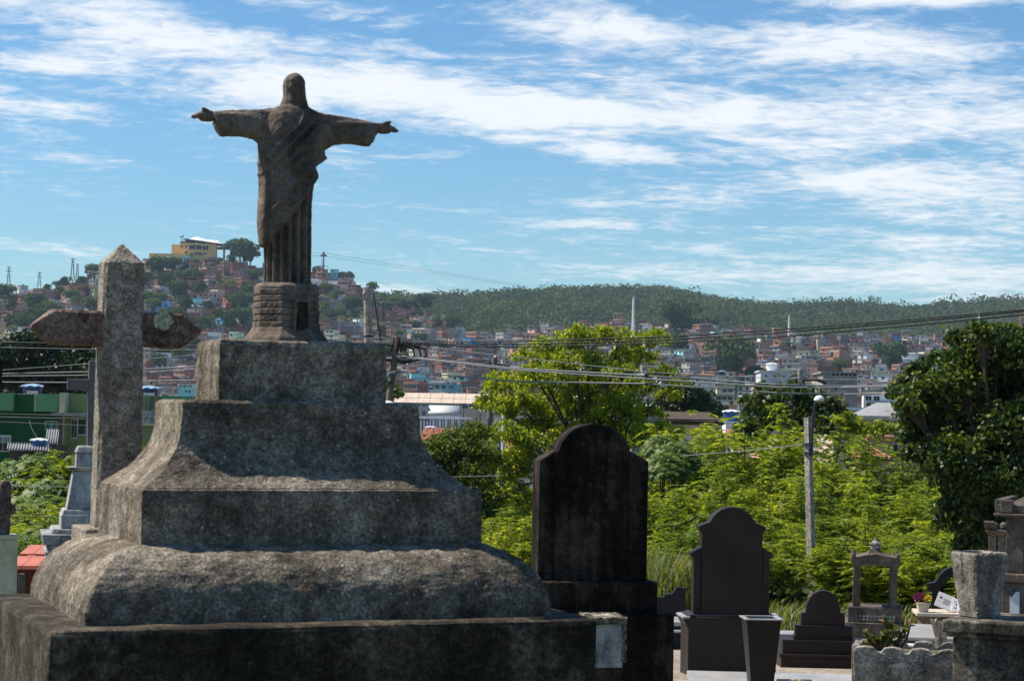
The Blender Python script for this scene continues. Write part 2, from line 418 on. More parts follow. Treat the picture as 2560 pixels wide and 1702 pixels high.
def leaf(name, stops, trans=.35, rough=.5, spec=.35, tcol=None, patch=None):
    g = G(name)
    r = g.N('ShaderNodeNewGeometry').outputs['Random Per Island']
    c = g.ramp(r, stops)
    if patch: c = g.mix(1.0, c, g.ramp(g.noise(g.pos(), patch, 5, .6), [(.32, (.55, .62, .6)), (.5, (1, 1, 1)), (.66, (1.75, 1.5, 1.3))]), 'MULTIPLY')
    n = g.N('ShaderNodeBsdfPrincipled'); g.L(c, n.inputs['Base Color']); n.inputs['Roughness'].default_value = rough
    n.inputs['Specular IOR Level'].default_value = spec
    t = g.N('ShaderNodeBsdfTranslucent')
    tc = g.mix(1.0, c, tcol or (1.7, 1.5, .55), 'MULTIPLY'); g.L(tc, t.inputs['Color'])
    mx = g.N('ShaderNodeMixShader'); mx.inputs[0].default_value = trans
    g.L(n.outputs[0], mx.inputs[1]); g.L(t.outputs[0], mx.inputs[2]); g.L(mx.outputs[0], g.out.inputs['Surface'])
    return g.mt
leaf('leaf_yellow', [(0, (.10, .165, .015)), (.5, (.22, .30, .022)), (.85, (.35, .41, .04)), (1, (.50, .49, .06))], .5)
leaf('leaf_feather', [(0, (.065, .12, .012)), (.5, (.175, .255, .022)), (1, (.34, .40, .045))], .5, patch=.45)
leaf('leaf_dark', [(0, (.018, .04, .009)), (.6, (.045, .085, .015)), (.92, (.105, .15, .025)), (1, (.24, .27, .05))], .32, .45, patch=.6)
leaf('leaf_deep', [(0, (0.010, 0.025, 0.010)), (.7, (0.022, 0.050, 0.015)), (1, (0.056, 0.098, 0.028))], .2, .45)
leaf('leaf_castor', [(0, (.04, .09, .012)), (.6, (.085, .155, .022)), (1, (.17, .22, .045))], .35, .5, .3)
leaf('leaf_shrub', [(0, (.045, .08, .012)), (.6, (.11, .16, .02)), (1, (.20, .24, .035))], .38)
leaf('leaf_far_a', [(0, (0.024, 0.057, 0.022)), (.6, (0.053, 0.101, 0.035)), (1, (0.105, 0.150, 0.053))], .2, .8, .1)
leaf('leaf_far_b', [(0, (0.050, 0.092, 0.030)), (.6, (0.092, 0.151, 0.042)), (1, (0.168, 0.218, 0.067))], .25, .8, .1)
leaf('leaf_far_c', [(0, (0.070, 0.126, 0.028)), (.6, (0.126, 0.196, 0.042)), (1, (0.210, 0.252, 0.070))], .3, .8, .1)
leaf('leaf_forest', [(0, (.045, .075, .026)), (.6, (.062, .096, .032)), (1, (.085, .118, .042))], .2, .9, .05, patch=.022)
leaf('grass_blade', [(0, (.06, .10, .02)), (.6, (.12, .17, .04)), (1, (.28, .25, .10))], .35)
leaf('succulent', [(0, (.05, .10, .02)), (.5, (.10, .15, .03)), (.8, (.17, .11, .05)), (1, (.25, .11, .08))], .2, .4)
leaf('flower_yellow', [(0, (.55, .38, .02)), (1, (.65, .5, .03))], .2)
leaf('flower_purple', [(0, (.16, .02, .09)), (1, (.28, .05, .16))], .2)
def bark_mat():
    g = G('bark'); p = g.pos(); n = g.noise(g.map(p, (1, 1, .25)), 18, 5, .6)
    g.surf(g.ramp(n, [(.3, (.04, .03, .022)), (.7, (.14, .11, .085))]), .95, g.bump(n, .6, .01), .1)
bark_mat()
def ground_mat():
    g = G('ground_soil'); p = g.pos(); n = g.noise(p, .12, 8, .65); f = g.noise(p, 3, 5, .6)
    c = g.ramp(n, [(.35, (.05, .06, .022)), (.5, (.11, .10, .055)), (.65, (.18, .15, .10))])
    g.surf(g.mix(.6, c, g.ramp(f, [(.3, (.6, .6, .6)), (.7, (1.3, 1.3, 1.3))]), 'MULTIPLY'), .95, None, .05)
    g = G('hill_soil'); p = g.pos(); n = g.noise(p, .02, 8, .7)
    c = g.ramp(n, [(.35, (.025, .042, .016)), (.5, (.06, .075, .028)), (.62, (.12, .10, .055)), (.75, (.20, .15, .10))])
    g.surf(c, .95, None, .05)
ground_mat()

# ------------------------------------------------------------------ the ground and the hills
def gz(y): return float(np.interp(y, [-60, 9, 12, 25, 45, 64, 6000], [0, 0, -.12, -1.25, -2.6, -7, -7]))
def grid_mesh(name, xs, ys, fz):
    X, Y = np.meshgrid(xs, ys); Z = fz(X, Y)
    v = np.stack([X.ravel(), Y.ravel(), Z.ravel()], 1); nx = len(xs)
    i, j = np.meshgrid(np.arange(len(xs) - 1), np.arange(len(ys) - 1)); a = (j * nx + i).ravel()
    return np_mesh(name, v, np.stack([a, a + 1, a + 1 + nx, a + nx], 1))
_rg = np.random.default_rng(5)
_wave = [(_rg.uniform(.004, .03), _rg.uniform(0, 6.28), _rg.uniform(0, 6.28)) for _ in range(14)]
def wob(X, Y):
    r = 0
    for k, a, b in _wave: r = r + np.sin(k * (X * math.cos(b) + Y * math.sin(b)) + a) * (.03 / k) * .35
    return r
xs = np.concatenate([np.linspace(-1900, -80, 30), np.linspace(-60, 60, 61), np.linspace(80, 1900, 30)])
ys = np.concatenate([np.linspace(-60, 90, 101), np.linspace(100, 4000, 60)])
struct('ground', grid_mesh('ground', xs, ys, lambda X, Y: np.interp(Y, [-60, 9, 12, 25, 45, 64, 6000], [0, 0, -.12, -1.25, -2.6, -7, -7])), MATS['ground_soil'])

def ridge_from_px(pts, D): 
    q = [((x - 1280) / FPX * D, 1.7 + (hor(x) - y) * D / FPX) for x, y in pts]
    return [a for a, b in q], [b for a, b in q]
RL = ridge_from_px([(-1500, 900), (-700, 800), (-300, 770), (0, 748), (110, 728), (200, 706), (300, 690), (390, 668), (440, 652), (560, 656), (660, 672), (800, 688), (870, 706), (940, 738), (1010, 766), (1100, 805), (1250, 870), (1400, 935), (1600, 1050), (2500, 1070)], 1550)
RF = ridge_from_px([(-2500, 1000), (0, 1000), (600, 925), (800, 892), (950, 872), (1100, 862), (1250, 858), (1400, 836), (1440, 826), (1600, 828), (1800, 846), (2000, 852), (2300, 862), (2600, 876), (3000, 900), (4000, 970)], 1480)
RW = ridge_from_px([(-2500, 1000), (300, 850), (700, 800), (900, 772), (960, 765), (1060, 764), (1180, 755), (1300, 741), (1400, 736), (1550, 735), (1640, 738), (1700, 749), (1800, 766), (1900, 779), (2000, 781), (2100, 777), (2200, 788), (2250, 790), (2330, 783), (2400, 775), (2460, 765), (2560, 768), (2800, 780), (3300, 820), (4500, 950)], 2300)
def hill(X, Y, ridge, y0, y1, z0, p, fall):
    r = np.interp(X * (1 + 0 * Y), *ridge); t = np.clip((Y - y0) / (y1 - y0), 0, 1)
    z = z0 + (r - z0) * t ** p
    return np.maximum(z - np.maximum(Y - y1, 0) * fall, -9.5)
def hillL(X, Y): return hill(X, Y, RL, 880, 1550, -8.5, 1.12, .35)
def hillF(X, Y): return hill(X, Y, RF, 640, 1480, -8.5, 1.12, .10)
def hillW(X, Y): return np.maximum(hill(X, Y, RW, 1350, 2300, 20, .95, .3) + wob(X, Y) * .8, -9.8)
def terr(x, y): return float(max(hillL(x, y), hillF(x, y), hillW(x, y) if y > 1400 else -99, -7))
struct('hill', grid_mesh('favela_hill', np.linspace(-900, 700, 129), np.linspace(860, 2000, 92), hillL), MATS['hill_soil'])
struct('slope', grid_mesh('favela_slope', np.linspace(-500, 1000, 121), np.linspace(620, 1700, 90), hillF), MATS['hill_soil'])
struct('forest_hill', grid_mesh('forest_hill', np.linspace(-900, 1500, 161), np.linspace(1350, 2900, 104), hillW), MATS['hill_soil'])

# ------------------------------------------------------------------ the monument and its statue
TH = math.radians(21.7)
A0 = P(122, 1576, 5.5)
mon = thing('grave_monument', 'broad stepped grey stone monument with rounded cushion carrying the robed statue', 'monument', (A0[0], A0[1], 0), TH)
CX, CY = .80, .62                  # axis of the monument in its own frame
z_base = A0[2]
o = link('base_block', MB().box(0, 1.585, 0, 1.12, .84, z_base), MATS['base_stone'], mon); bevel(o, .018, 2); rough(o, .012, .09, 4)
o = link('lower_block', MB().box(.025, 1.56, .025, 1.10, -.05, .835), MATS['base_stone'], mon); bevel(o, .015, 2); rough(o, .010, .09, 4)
def tier(prof, x0, x1, y0, y1, n=1):
    """square tiers: prof = [(inset, z)], rounded plan corners"""
    mb = MB(); rings = []
    for i, z in prof:
        a, b, c, d = x0 + i, x1 - i, y0 + i, y1 - i; K = 14; ring = []
        for (px, py), (qx, qy) in (((a, c), (b, c)), ((b, c), (b, d)), ((b, d), (a, d)), ((a, d), (a, c))):
            ring += [(px + (qx - px) * k / K, py + (qy - py) * k / K, z) for k in range(K)]
        rings.append(ring)
    return mb.loft(rings)
zc0, zc1 = z_base - .004, 1.315
prof = [(0.0, zc0)]
for k in range(1, 13):
    a = math.radians(90 * k / 12); prof.append((.20 * (1 - math.cos(a)), zc0 + .012 + (zc1 - zc0 - .012) * math.sin(a)))
prof.append((.24, zc1 + .002))
o = link('cushion', tier(prof, .115, 1.487, .115, 1.06), MATS['monument_stone'], mon, smooth=True); rough(o, .013, .05, 3)
o = link('plinth', tier([(0, zc1 - .02)] + [(0, zc1 + .158 * k / 6) for k in range(1, 6)] + [(.002, 1.468), (.012, 1.473)], .30, 1.33, .30, .95), MATS['monument_stone'], mon); rough(o, .009, .05, 3)
prof = [(0.0, 1.468)]
for k in range(0, 13):
    t = k / 12; zz = 1.474 + (1.68 - 1.474) * t; prof.append((.128 * (1 - (1 - t) ** 2.4) , zz))
prof += [(.129, 1.70), (.130, 1.718), (.140, 1.727)]
o = link('flared_block', tier(prof, .312, 1.30, .31, .94), MATS['monument_stone'], mon, smooth=False); rough(o, .009, .05, 2)
o = link('top_block', tier([(0, 1.72)] + [(0, 1.73 + .175 * k / 7) for k in range(0, 7)] + [(.001, 1.894), (.006, 1.905), (.016, 1.911)], .563, 1.085, .50, .80), MATS['monument_stone'], mon); rough(o, .010, .05, 3)

# statue, seen from behind; outline read in units of KZ metres
KZ = 5.885e-4
def sx_(x): return (x - 628) * KZ
def sz_(y): return (1460 - y) * KZ
def robe():
    mb = MB(); n = 160; rings = []
    xl = [(1165, 510, 750, 92), (1100, 511, 749, 92), (950, 506, 747, 92), (850, 501, 746, 94), (750, 494, 745, 98), (650, 486, 752, 102), (590, 481, 760, 104),
          (530, 479, 780, 104), (480, 478, 800, 102), (430, 478, 812, 98), (380, 478, 800, 94), (330, 490, 780, 88), (290, 510, 760, 78), (266, 545, 742, 66), (250, 575, 715, 54)]
    zs = [q[0] for q in xl][::-1]
    def dline(x): return np.interp(x, [470, 510, 600, 680, 760, 815, 900], [985, 968, 850, 740, 590, 480, 300])
    for zy in np.linspace(1165, 250, 150):
        l = np.interp(zy, zs, [q[1] for q in xl][::-1]); r = np.interp(zy, zs, [q[2] for q in xl][::-1]); d = np.interp(zy, zs, [q[3] for q in xl][::-1])
        c, a = (l + r) / 2, (r - l) / 2; ring = []
        for i in range(n):
            th = 2 * math.pi * i / n; cs, sn = math.cos(th), math.sin(th)
            ex = 2.3; k = (abs(cs) ** ex + abs(sn) ** ex) ** (-1 / ex)
            x = c + a * cs * k; y = d * sn * k
            back = sn < 0.25
            off = 0.0
            if zy > dline(x) or not back:                       # pleated skirt below the mantle
                w = math.cos(16 * th + 1.2 + .4 * math.sin(3 * th)); off = -14 + 20 * (abs(w) ** .7 * (1 if w > 0 else -1)) * min(1, max(0, (zy - 560) / 120))
            else:                                               # draped mantle with slanting folds
                edge = min(1.0, (dline(x) - zy) / 10); off = 18 * edge
                s_ = x * .80 + zy * .60
                q_ = s_ + 14 * math.sin(s_ / 41.0) + 7 * math.sin(zy / 37.0 + s_ / 90); w = math.sin(q_ / 17.0 + .9 * math.sin(zy / 90)); w = (1 - 2 * abs(w) ** .8) * (.62 + .38 * math.sin(s_ / 33.0 + 1.0 + zy / 150)); amp = np.interp(x, [480, 560, 640, 800], [4, 14, 30, 24]) * np.interp(zy, [260, 350, 900], [.3, 1, .75])
                off += amp * w * edge
                if x < 520 and zy > 470: off += -8 * math.exp(-((x - 512) / 9.0) ** 2)
            ring.append(((x - 628 + off * cs) * KZ, (y + off * sn) * KZ, sz_(zy)))
        rings.append(ring)
    mb.loft(rings)
    # mantle tail hanging at the left
    rings = []
    for zy, x0, x1, d in ((470, 484, 530, 60), (560, 474, 524, 66), (700, 468, 520, 66), (850, 462, 518, 62), (900, 468, 518, 56), (965, 473, 514, 44), (978, 480, 508, 34)):
        c, a = (x0 + x1) / 2, (x1 - x0) / 2
        rings.append([((c - 628 + a * math.cos(t)) * KZ, (d * math.sin(t) - 8) * KZ, sz_(zy)) for t in np.linspace(0, 2 * math.pi, 25)[:-1]])
    mb.loft(rings)
    mb.lathe([(.0, sz_(690)), (9 * KZ, sz_(680)), (14 * KZ, sz_(650)), (10 * KZ, sz_(600)), (0, sz_(585))], 10, sx_(752), 10 * KZ)
    # sleeves and hands: neutral arm line, foreshortening undone
    for s in (-1, 1):
        rings = []
        for u, top, bot, dd in ((60, 262, 510, 70), (120, 264, 490, 64), (165, 270, 455, 56), (205, 276, 428, 50), (260, 283, 422, 44), (320, 289, 424, 42), (380, 295, 426, 40), (408, 298, 422, 38)):
            x = s * u * 1.02 if s < 0 else s * u * 1.12; zc, h = (top + bot) / 2, (bot - top) / 2; ring = []
            for t in np.linspace(0, 2 * math.pi, 37)[:-1]:
                w = 1 + .05 * math.cos(7 * t + u / 40)
                lean = 26 * max(0, -math.sin(t)) * np.interp(u, [60, 300, 408], [0, .3, -1.2])
                ring.append(((x + s * (lean if u > 300 else 0)) * KZ + .006, dd * math.cos(t) * w * KZ, sz_(zc) + h * math.sin(t) * w * KZ))
            rings.append(ring if s < 0 else ring[::-1])
        mb.loft(rings)
        x0 = s * (395 if s < 0 else 440) * KZ + .006
        def pt(u, v, w): return (x0 + s * u * KZ, w * KZ, sz_(326) + v * KZ)
        mb.tube([pt(-20, 0, 0), pt(20, 3, 0), pt(45, 2, 0)], [24 * KZ, 22 * KZ, 24 * KZ], 10)      # wrist
        pal = MB(); mb.loft([[pt(u, v_ * hh, w_ * ww) for v_, w_ in ((math.sin(t), math.cos(t)) for t in np.linspace(0, 2 * math.pi, 17)[:-1])] for u, hh, ww in ((26, 27, 22), (55, 31, 27), (88, 27, 28), (102, 16, 22))])
        for i_, (w0, ln) in enumerate(((-15, 30), (-5, 40), (5, 37), (14, 27))):
            mb.tube([pt(78, 4, w0), pt(98, 2, w0 * 1.1), pt(98 + ln * .6, -5, w0 * 1.15), pt(98 + ln, -12, w0 * 1.1)], [14 * KZ, 13 * KZ, 11.5 * KZ, 8 * KZ], 8)
        mb.tube([pt(45, 14, -14), pt(66, 27, -24), pt(92, 33, -28)], [11 * KZ, 10 * KZ, 7 * KZ], 8)
    # head with long hair, neck, beard and face turned away from us
    rings = []
    for zy, x0, x1, d in ((275, 566, 726, 62), (255, 570, 724, 64), (225, 580, 716, 64), (200, 588, 708, 63), (170, 588, 704, 62), (140, 586, 702, 62), (115, 589, 699, 60), (95, 602, 688, 52), (80, 620, 670, 36), (73, 636, 656, 14)):
        c, a = (x0 + x1) / 2, (x1 - x0) / 2
        rings.append([((c - 628 + a * math.cos(t) * (1 + .035 * math.cos(12 * t))) * KZ, (d * math.sin(t)) * KZ * (1.08 if math.sin(t) > 0 else 1.0), sz_(zy)) for t in np.linspace(0, 2 * math.pi, 49)[:-1]])
    mb.loft(rings)
    fx = sx_(645)
    mb.lathe([(0, sz_(210)), (16 * KZ, sz_(205)), (26 * KZ, sz_(185)), (30 * KZ, sz_(170)), (0, sz_(160))], 12, fx, 58 * KZ)   # beard
    mb.tube([(fx, 64 * KZ, sz_(128)), (fx, 76 * KZ, sz_(156)), (fx, 66 * KZ, sz_(162))], [5 * KZ, 9 * KZ, 5 * KZ], 8)              # nose
    for s in (-1, 1): mb.tube([(fx + s * 10 * KZ, 64 * KZ, sz_(127)), (fx + s * 34 * KZ, 58 * KZ, sz_(129))], 6 * KZ, 6)           # brows
    # neckline roll across the shoulders
    mb.tube([(sx_(x), -y * KZ, sz_(z)) for x, z, y in ((575, 268, 52), (620, 274, 62), (660, 274, 62), (700, 266, 54))], 8 * KZ, 8)
    return mb
top_z = 1.909
sw = Vector((A0[0], A0[1], 0)) + Matrix.Rotation(TH, 3, 'Z') @ Vector((.806, .65, top_z))
stat = thing('statue', 'weathered brown stone statue of robed figure with outstretched arms, seen from behind', 'statue', sw, TH)
stat.scale = (1.01, 1.01, 1.022)
o = link('figure', robe(), MATS['statue_stone'], stat)
o.location = (0, 0, 0); rough(o, .003, .012, voxel=.0027)
# drum under the figure: eight-sided, laid in courses
def octa(r0, r1, z0, z1, mb):
    K = 10
    def ring(r, z):
        out = []
        for i in range(8):
            a0 = math.radians(22.5 + 45 * i); a1 = a0 + math.radians(45)
            p, q = (r * math.cos(a0), r * math.sin(a0)), (r * math.cos(a1), r * math.sin(a1))
            out += [(p[0] + (q[0] - p[0]) * k / 4, p[1] + (q[1] - p[1]) * k / 4, z) for k in range(4)]
        return out
    return mb.loft([ring(r0, z0), ring(r1, z1)])
dr = MB()
for r0, r1, za, zb in ((.133, .128, -.004, .012), (.128, .112, .0115, .03), (.112, .104, .0295, .044)): octa(r0, r1, za, zb, dr)
o = link('foot_moulding', dr, MATS['statue_stone'], stat); rough(o, .0025, .015, voxel=.004)
dr = MB()
for r0, r1, za, zb in ((.100, .100, .156, .168), (.095, .093, .163, .176)): octa(r0, r1, za, zb, dr)
o = link('top_moulding', dr, MATS['statue_stone'], stat); rough(o, .0025, .015, voxel=.004)
for k in range(6):
    c_ = MB(); z0 = .042 + k * .0198; q_ = random.Random(k).uniform(-.0012, .0012)
    octa(.103 - .0006 * k + q_, .1035 - .0006 * k + q_, z0, z0 + .0172, c_)
    o = link('stone_course', c_, MATS['statue_stone'], stat); bevel(o, .003, 2); rough(o, .004, .015, 2)
core = MB(); octa(.098, .096, .03, .165, core); link('drum_core', core, MATS['statue_stone'], stat)
a = math.radians(-90 + 12)
dn = MB().prism([(-.027, .01), (-.022, .01), (-.0185, .118), (.0185, .118), (.022, .01), (.027, .01), (.0225, .128), (-.0225, .128)], -.008, .012)
dn.xform(Matrix.Translation((math.cos(a) * .1, math.sin(a) * .1, 0)) @ Matrix.Rotation(a + math.pi / 2, 4, 'Z'))
dr_o = link('door_frame', dn, MATS['statue_stone'], stat); bevel(dr_o, .002)
dn = MB().box(-.019, .019, -.003, .012, .008, .116)
dn.xform(Matrix.Translation((math.cos(a) * .1, math.sin(a) * .1, 0)) @ Matrix.Rotation(a + math.pi / 2, 4, 'Z'))
link('niche_panel', dn, MATS['base_stone'], stat)

# ------------------------------------------------------------------ large stone cross behind the monument
DC = 6.7
SC = DC / FPX
c0 = P(288, 1318, DC)
cr = thing('stone_cross', 'large rough brown granite cross with pointed ends and a round lichen patch', 'cross', c0, TH)
def CP(x, y): 
    a_, b_ = PL(x, y, 288, 1318, DC); return a_ / .95, b_
hw, hd = .0685, .055
zt = CP(300, 612)[1]; zs = CP(300, 660)[1]
post = MB()
ch = .012
def oct_ring(w, d, z, c=ch): return [(-w + c, -d, z), (w - c, -d, z), (w, -d + c, z), (w, d - c, z), (w - c, d, z), (-w + c, d, z), (-w, d - c, z), (-w, -d + c, z)]
post.loft([oct_ring(hw * 1.07, hd * 1.05, -.0), oct_ring(hw, hd, zs * .55), oct_ring(hw * .96, hd, zs), oct_ring(.004, .004, zt, .001)])
o = link('post', post, MATS['cross_stone'], cr); bevel(o, .004); rough(o, .005, .02, 4)
za = CP(288, 824)[1]; h0 = .054
for s, ln in ((-1, .285), (1, .258)):
    mb = MB()
    def rg(x, hh, d, c): return [(s * x, -d + c, za - hh), (s * x, -d, za - hh + c), (s * x, -d, za + hh - c), (s * x, -d + c, za + hh), (s * x, d - c, za + hh), (s * x, d, za + hh - c), (s * x, d, za - hh + c), (s * x, d - c, za - hh)]
    rr = [rg(.03, h0, .047, .008), rg(ln - .065, h0 * 1.04, .047, .008), rg(ln, .004, .035, .001)]
    mb.loft(rr if s > 0 else [q[::-1] for q in rr])
    o = link('arm', mb, MATS['cross_arm_stone'], cr); bevel(o, .004); rough(o, .006, .02, 4)
def blob_disc(r, th, seed, n=40):
    rg_ = random.Random(seed); mb = MB(); rings = []
    ph = [rg_.uniform(0, 6) for _ in range(5)]
    for k, (q, h) in enumerate(((1.0, 0), (1.0, .6), (.86, 1.0), (.5, .75), (.05, .7))):
        rings.append([(r * q * (1 + .05 * math.sin(5 * t + ph[0]) + .04 * math.sin(9 * t + ph[1]) + .03 * math.sin(17 * t + ph[2])) * math.cos(t), -th * h * (1 + .25 * math.sin(4 * t + ph[3])),
                       r * .98 * q * (1 + .05 * math.sin(5 * t + ph[0]) + .04 * math.sin(9 * t + ph[1])) * math.sin(t)) for t in np.linspace(0, 2 * math.pi, n + 1)[:-1]])
    return mb.loft(rings)
lx, lz = CP(392, 803)
o = link('lichen_patch', blob_disc(.031, .007, 3), MATS['lichen'], cr, loc=(lx, -.048, lz)); rough(o, .004, .008, 2)
lx, lz = CP(300, 671)
o = link('lichen_patch', blob_disc(.011, .003, 5), MATS['lichen'], cr, loc=(lx, -.056, lz)); rough(o, .002, .008, 2)
o = link('plinth', MB().box(-.115, .11, -.12, .15, -.055, .003), MATS['cross_stone'], cr); bevel(o, .008, 3); rough(o, .006, .03, 4)
pl = MB(); rings = []
for t in np.linspace(0, math.pi / 2, 9): rings.append([(sx * (.09 + .09 * math.cos(t)), sy * (.10 + .09 * math.cos(t)), -.14 + .087 * math.sin(t)) for sx, sy in ((-1, -1), (1, -1), (1, 1), (-1, 1))])
pl.loft(rings)
o = link('rounded_base', pl, MATS['cross_stone'], cr); rough(o, .006, .03, 3)
o = link('pedestal', MB().box(-.2, .2, -.21, .21, -c0[2] + gz(DC), -.139), MATS['mossy_concrete'], cr); bevel(o, .01)

# ------------------------------------------------------------------ the other graves
def arc(cx, cz, rx, rz, a0, a1, n=14):
    return [(cx + rx * math.cos(math.radians(a0 + (a1 - a0) * k / n)), cz + rz * math.sin(math.radians(a0 + (a1 - a0) * k / n))) for k in range(n + 1)]
class Tomb:
    """a thing anchored at a pixel and depth; outlines given in photograph pixels"""
    def __init__(s, name, label, cat, xc, yb, D, rz=0.0, group=None, ground=True):
        s.xc, s.yb, s.D = xc, yb, D; p = P(xc, yb, D)
        s.z0 = p[2]; s.t = thing(name, label, cat, p, rz, group); s.c = math.cos(rz)
        s.low = gz(D) - p[2] - .02
    def q(s, x, y):
        a_, b_ = PL(x, y, s.xc, s.yb, s.D); return a_ / s.c, b_
    def w(s, px): return px * s.D / FPX / s.c
    def h(s, px): return px * s.D / FPX
    def part(s, name, mb, mat, bv=0.0, parent=None, seg=2):
        o = link(name, mb, MATS[mat], parent or s.t)
        if bv: bevel(o, bv, seg)
        return o
    def blk(s, name, x0, x1, y0, y1, ya, yb_, mat, bv=.008, parent=None):
        """box between pixel columns x0..x1 and rows y0 (top)..y1; ya..yb_ metres in depth"""
        z1, z0 = s.h(s.yb - y0), s.h(s.yb - y1) if y1 is not None else s.low
        return s.part(name, MB().box(s.w(x0 - s.xc), s.w(x1 - s.xc), ya, yb_, z0, z1), mat, bv, parent)

# tall black headstone beside the monument
t = Tomb('headstone', 'tall round-topped soot-black headstone on a wide black base, right of the monument', 'headstone', 1476, 1525, 14, math.radians(10))
w = t.w; h = t.h
body = [(-w(98), 0 + h(75)), (w(98), h(75)), (w(98), h(385))] + [(w(92), h(398))] + arc(0, h(385), w(90), h(78), 8, 172, 20) + [(-w(92), h(398)), (-w(98), h(385))]
t.part('slab', MB().prism(body, -.06, .20), 'black_tomb', .012)
for s in (-1, 1):
    poly = [(s * w(94), h(75)), (s * w(137), h(75)), (s * w(137), h(372)), (s * w(94), h(396))]
    t.part('side_slab', MB().prism(poly if s > 0 else poly[::-1], -.046, .19), 'black_tomb', .01)
t.blk('plinth', 1322, 1632, 1450, 1527, -.14, .26, 'black_tomb', .012)
t.blk('base', 1283, 1668, 1526, None, -.22, .40, 'black_tomb', .014)

# broken marble-faced block between monument and headstone
t = Tomb('broken_block', 'crumbling masonry stub faced with a grey marble tile beside the black headstone', 'grave block', 1522, 1670, 11.5, math.radians(10))
o = t.blk('core', 1484, 1562, 1556, None, .015, .30, 'black_tomb', .01); rough(o, .02, .05, 4)
o = t.blk('marble_tile', 1484, 1556, 1560, 1668, -.002, .0135, 'grey_marble', .003)
o = t.blk('crumbled_cap', 1474, 1564, 1543, 1561, -.02, .30, 'mossy_concrete', .006); rough(o, .028, .035, 4)
o = t.blk('broken_edge', 1553, 1564, 1562, 1655, -.01, .05, 'mossy_concrete', .006); rough(o, .028, .03, 4)

# brown granite headstone
t = Tomb('headstone', 'dark brown granite headstone with stepped shoulders and a low arched top', 'headstone', 1826, 1538, 20, math.radians(4)); w = t.w; h = t.h
body = [(-w(76), h(2)), (w(76), h(2)), (w(76), h(205)), (w(84), h(214)), (w(84), h(222)), (w(57), h(232))] + arc(0, h(212), w(60), h(58), 25, 155, 16) + [(-w(57), h(232)), (-w(84), h(222)), (-w(84), h(214)), (-w(76), h(205))]
t.part('slab', MB().prism(body, -.05, .13), 'brown_granite', .006)
for s in (-1, 1):
    poly = [(s * w(76.5), h(2)), (s * w(95), h(2)), (s * w(95), h(140)), (s * w(103), h(148)), (s * w(103), h(156)), (s * w(76.5), h(170))]
    t.part('side_slab', MB().prism(poly if s > 0 else poly[::-1], -.035, .11), 'brown_granite', .005)
t.blk('base', 1716, 1936, 1540, None, -.12, .35, 'brown_granite', .006)
for s, x in ((-1, 1716), (1, 1936)):
    poly = [(w(x - 1826), -h(26)), (w(x - 1826 + s * 3), -h(26)), (w(x - 1826 + s * 12), -h(8)), (w(x - 1826 + s * 12), -h(2)), (w(x - 1826 - s * 16), h(7)), (w(x - 1826), -h(4))]
    t.part('corner_moulding', MB().prism(poly if s > 0 else poly[::-1], -.13, .30), 'brown_granite', .003)
for s, x in ((-1, 1710), (1, 1942)):
    t.part('corner_inlay', MB().prism([(w(x - 1826 - 9), -h(5)), (w(x - 1826 + 9), -h(4)), (w(x - 1826 + 9), h(1)), (w(x - 1826 - 9), h(0))], -.16, .28), 'light_granite', .003)

# low slab in front with vase and box
t = Tomb('grave_slab', 'pale grey polished grave slab with brown stain in front of brown headstone', 'grave slab', 1915, 1690, 18, math.radians(-3))
t.part('ledger', MB().box(t.w(1722 - 1915), t.w(2210 - 1915), -1.5, .30, -.06, 0), 'light_granite', .006)
t.part('side_wall', MB().box(t.w(1735 - 1915), t.w(2190 - 1915), -1.45, .27, t.low, -.06), 'brown_granite', .004)
t = Tomb('grave_vase', 'tall black granite vase tapering downward with white rim, before brown headstone', 'vase', 1901, 1702, 16.9, math.radians(3)); w = t.w; h = t.h
zt = t.h(1702 - 1547)
zbot = P(1915, 1690, 18)[2] - t.z0 + .003
mb = MB().frus(w(52), w(52), zbot, w(86), w(86), zt); t.part('body', mb, 'black_granite', .004)
for x0, x1, y0, y1 in ((-48, 48, -48, -36), (-48, 48, 36, 48), (-48, -36, -35.5, 35.5), (36, 48, -35.5, 35.5)):
    t.part('rim', MB().box(w(x0), w(x1), w(y0), w(y1), zt, zt + h(3.5)), 'light_granite', .002)
for s in (-1, 1): t.part('corner_fin', MB().frus(w(6), w(6), zbot + .001, w(8), w(8), zt - .002, s * w(24), -w(26)).xform(Matrix.Shear('XZ', 4, (0, 0)) if False else Matrix.Identity(4)), 'black_granite', .002)
t = Tomb('plaque_box', 'low black granite box with dried leaf lying on the pale slab', 'box', 1991, 1702, 17.2)
zb_ = P(1915, 1690, 18)[2] - t.z0 + .003
t.part('body', MB().box(-t.w(44), t.w(44), -.16, .16, zb_, zb_ + t.h(18)), 'black_granite', .008)
lf = MB()
for k in range(5):
    a_ = k * 1.3; lf.tube([(.01 * k - .03, -.05 + .015 * k, zb_ + t.h(18) + .008), (.03 * math.cos(a_), -.03 + .03 * math.sin(a_), zb_ + t.h(18) + .016), (.07 * math.cos(a_), -.04 + .05 * math.sin(a_), zb_ + t.h(18) + .008)], [.004, .009, .002], 5)
o = link('dried_leaf', lf, MATS['dry_leaf']); o.location = t.t.location; tag(o, 'curled dry brown leaf lying on the black box', 'leaf')

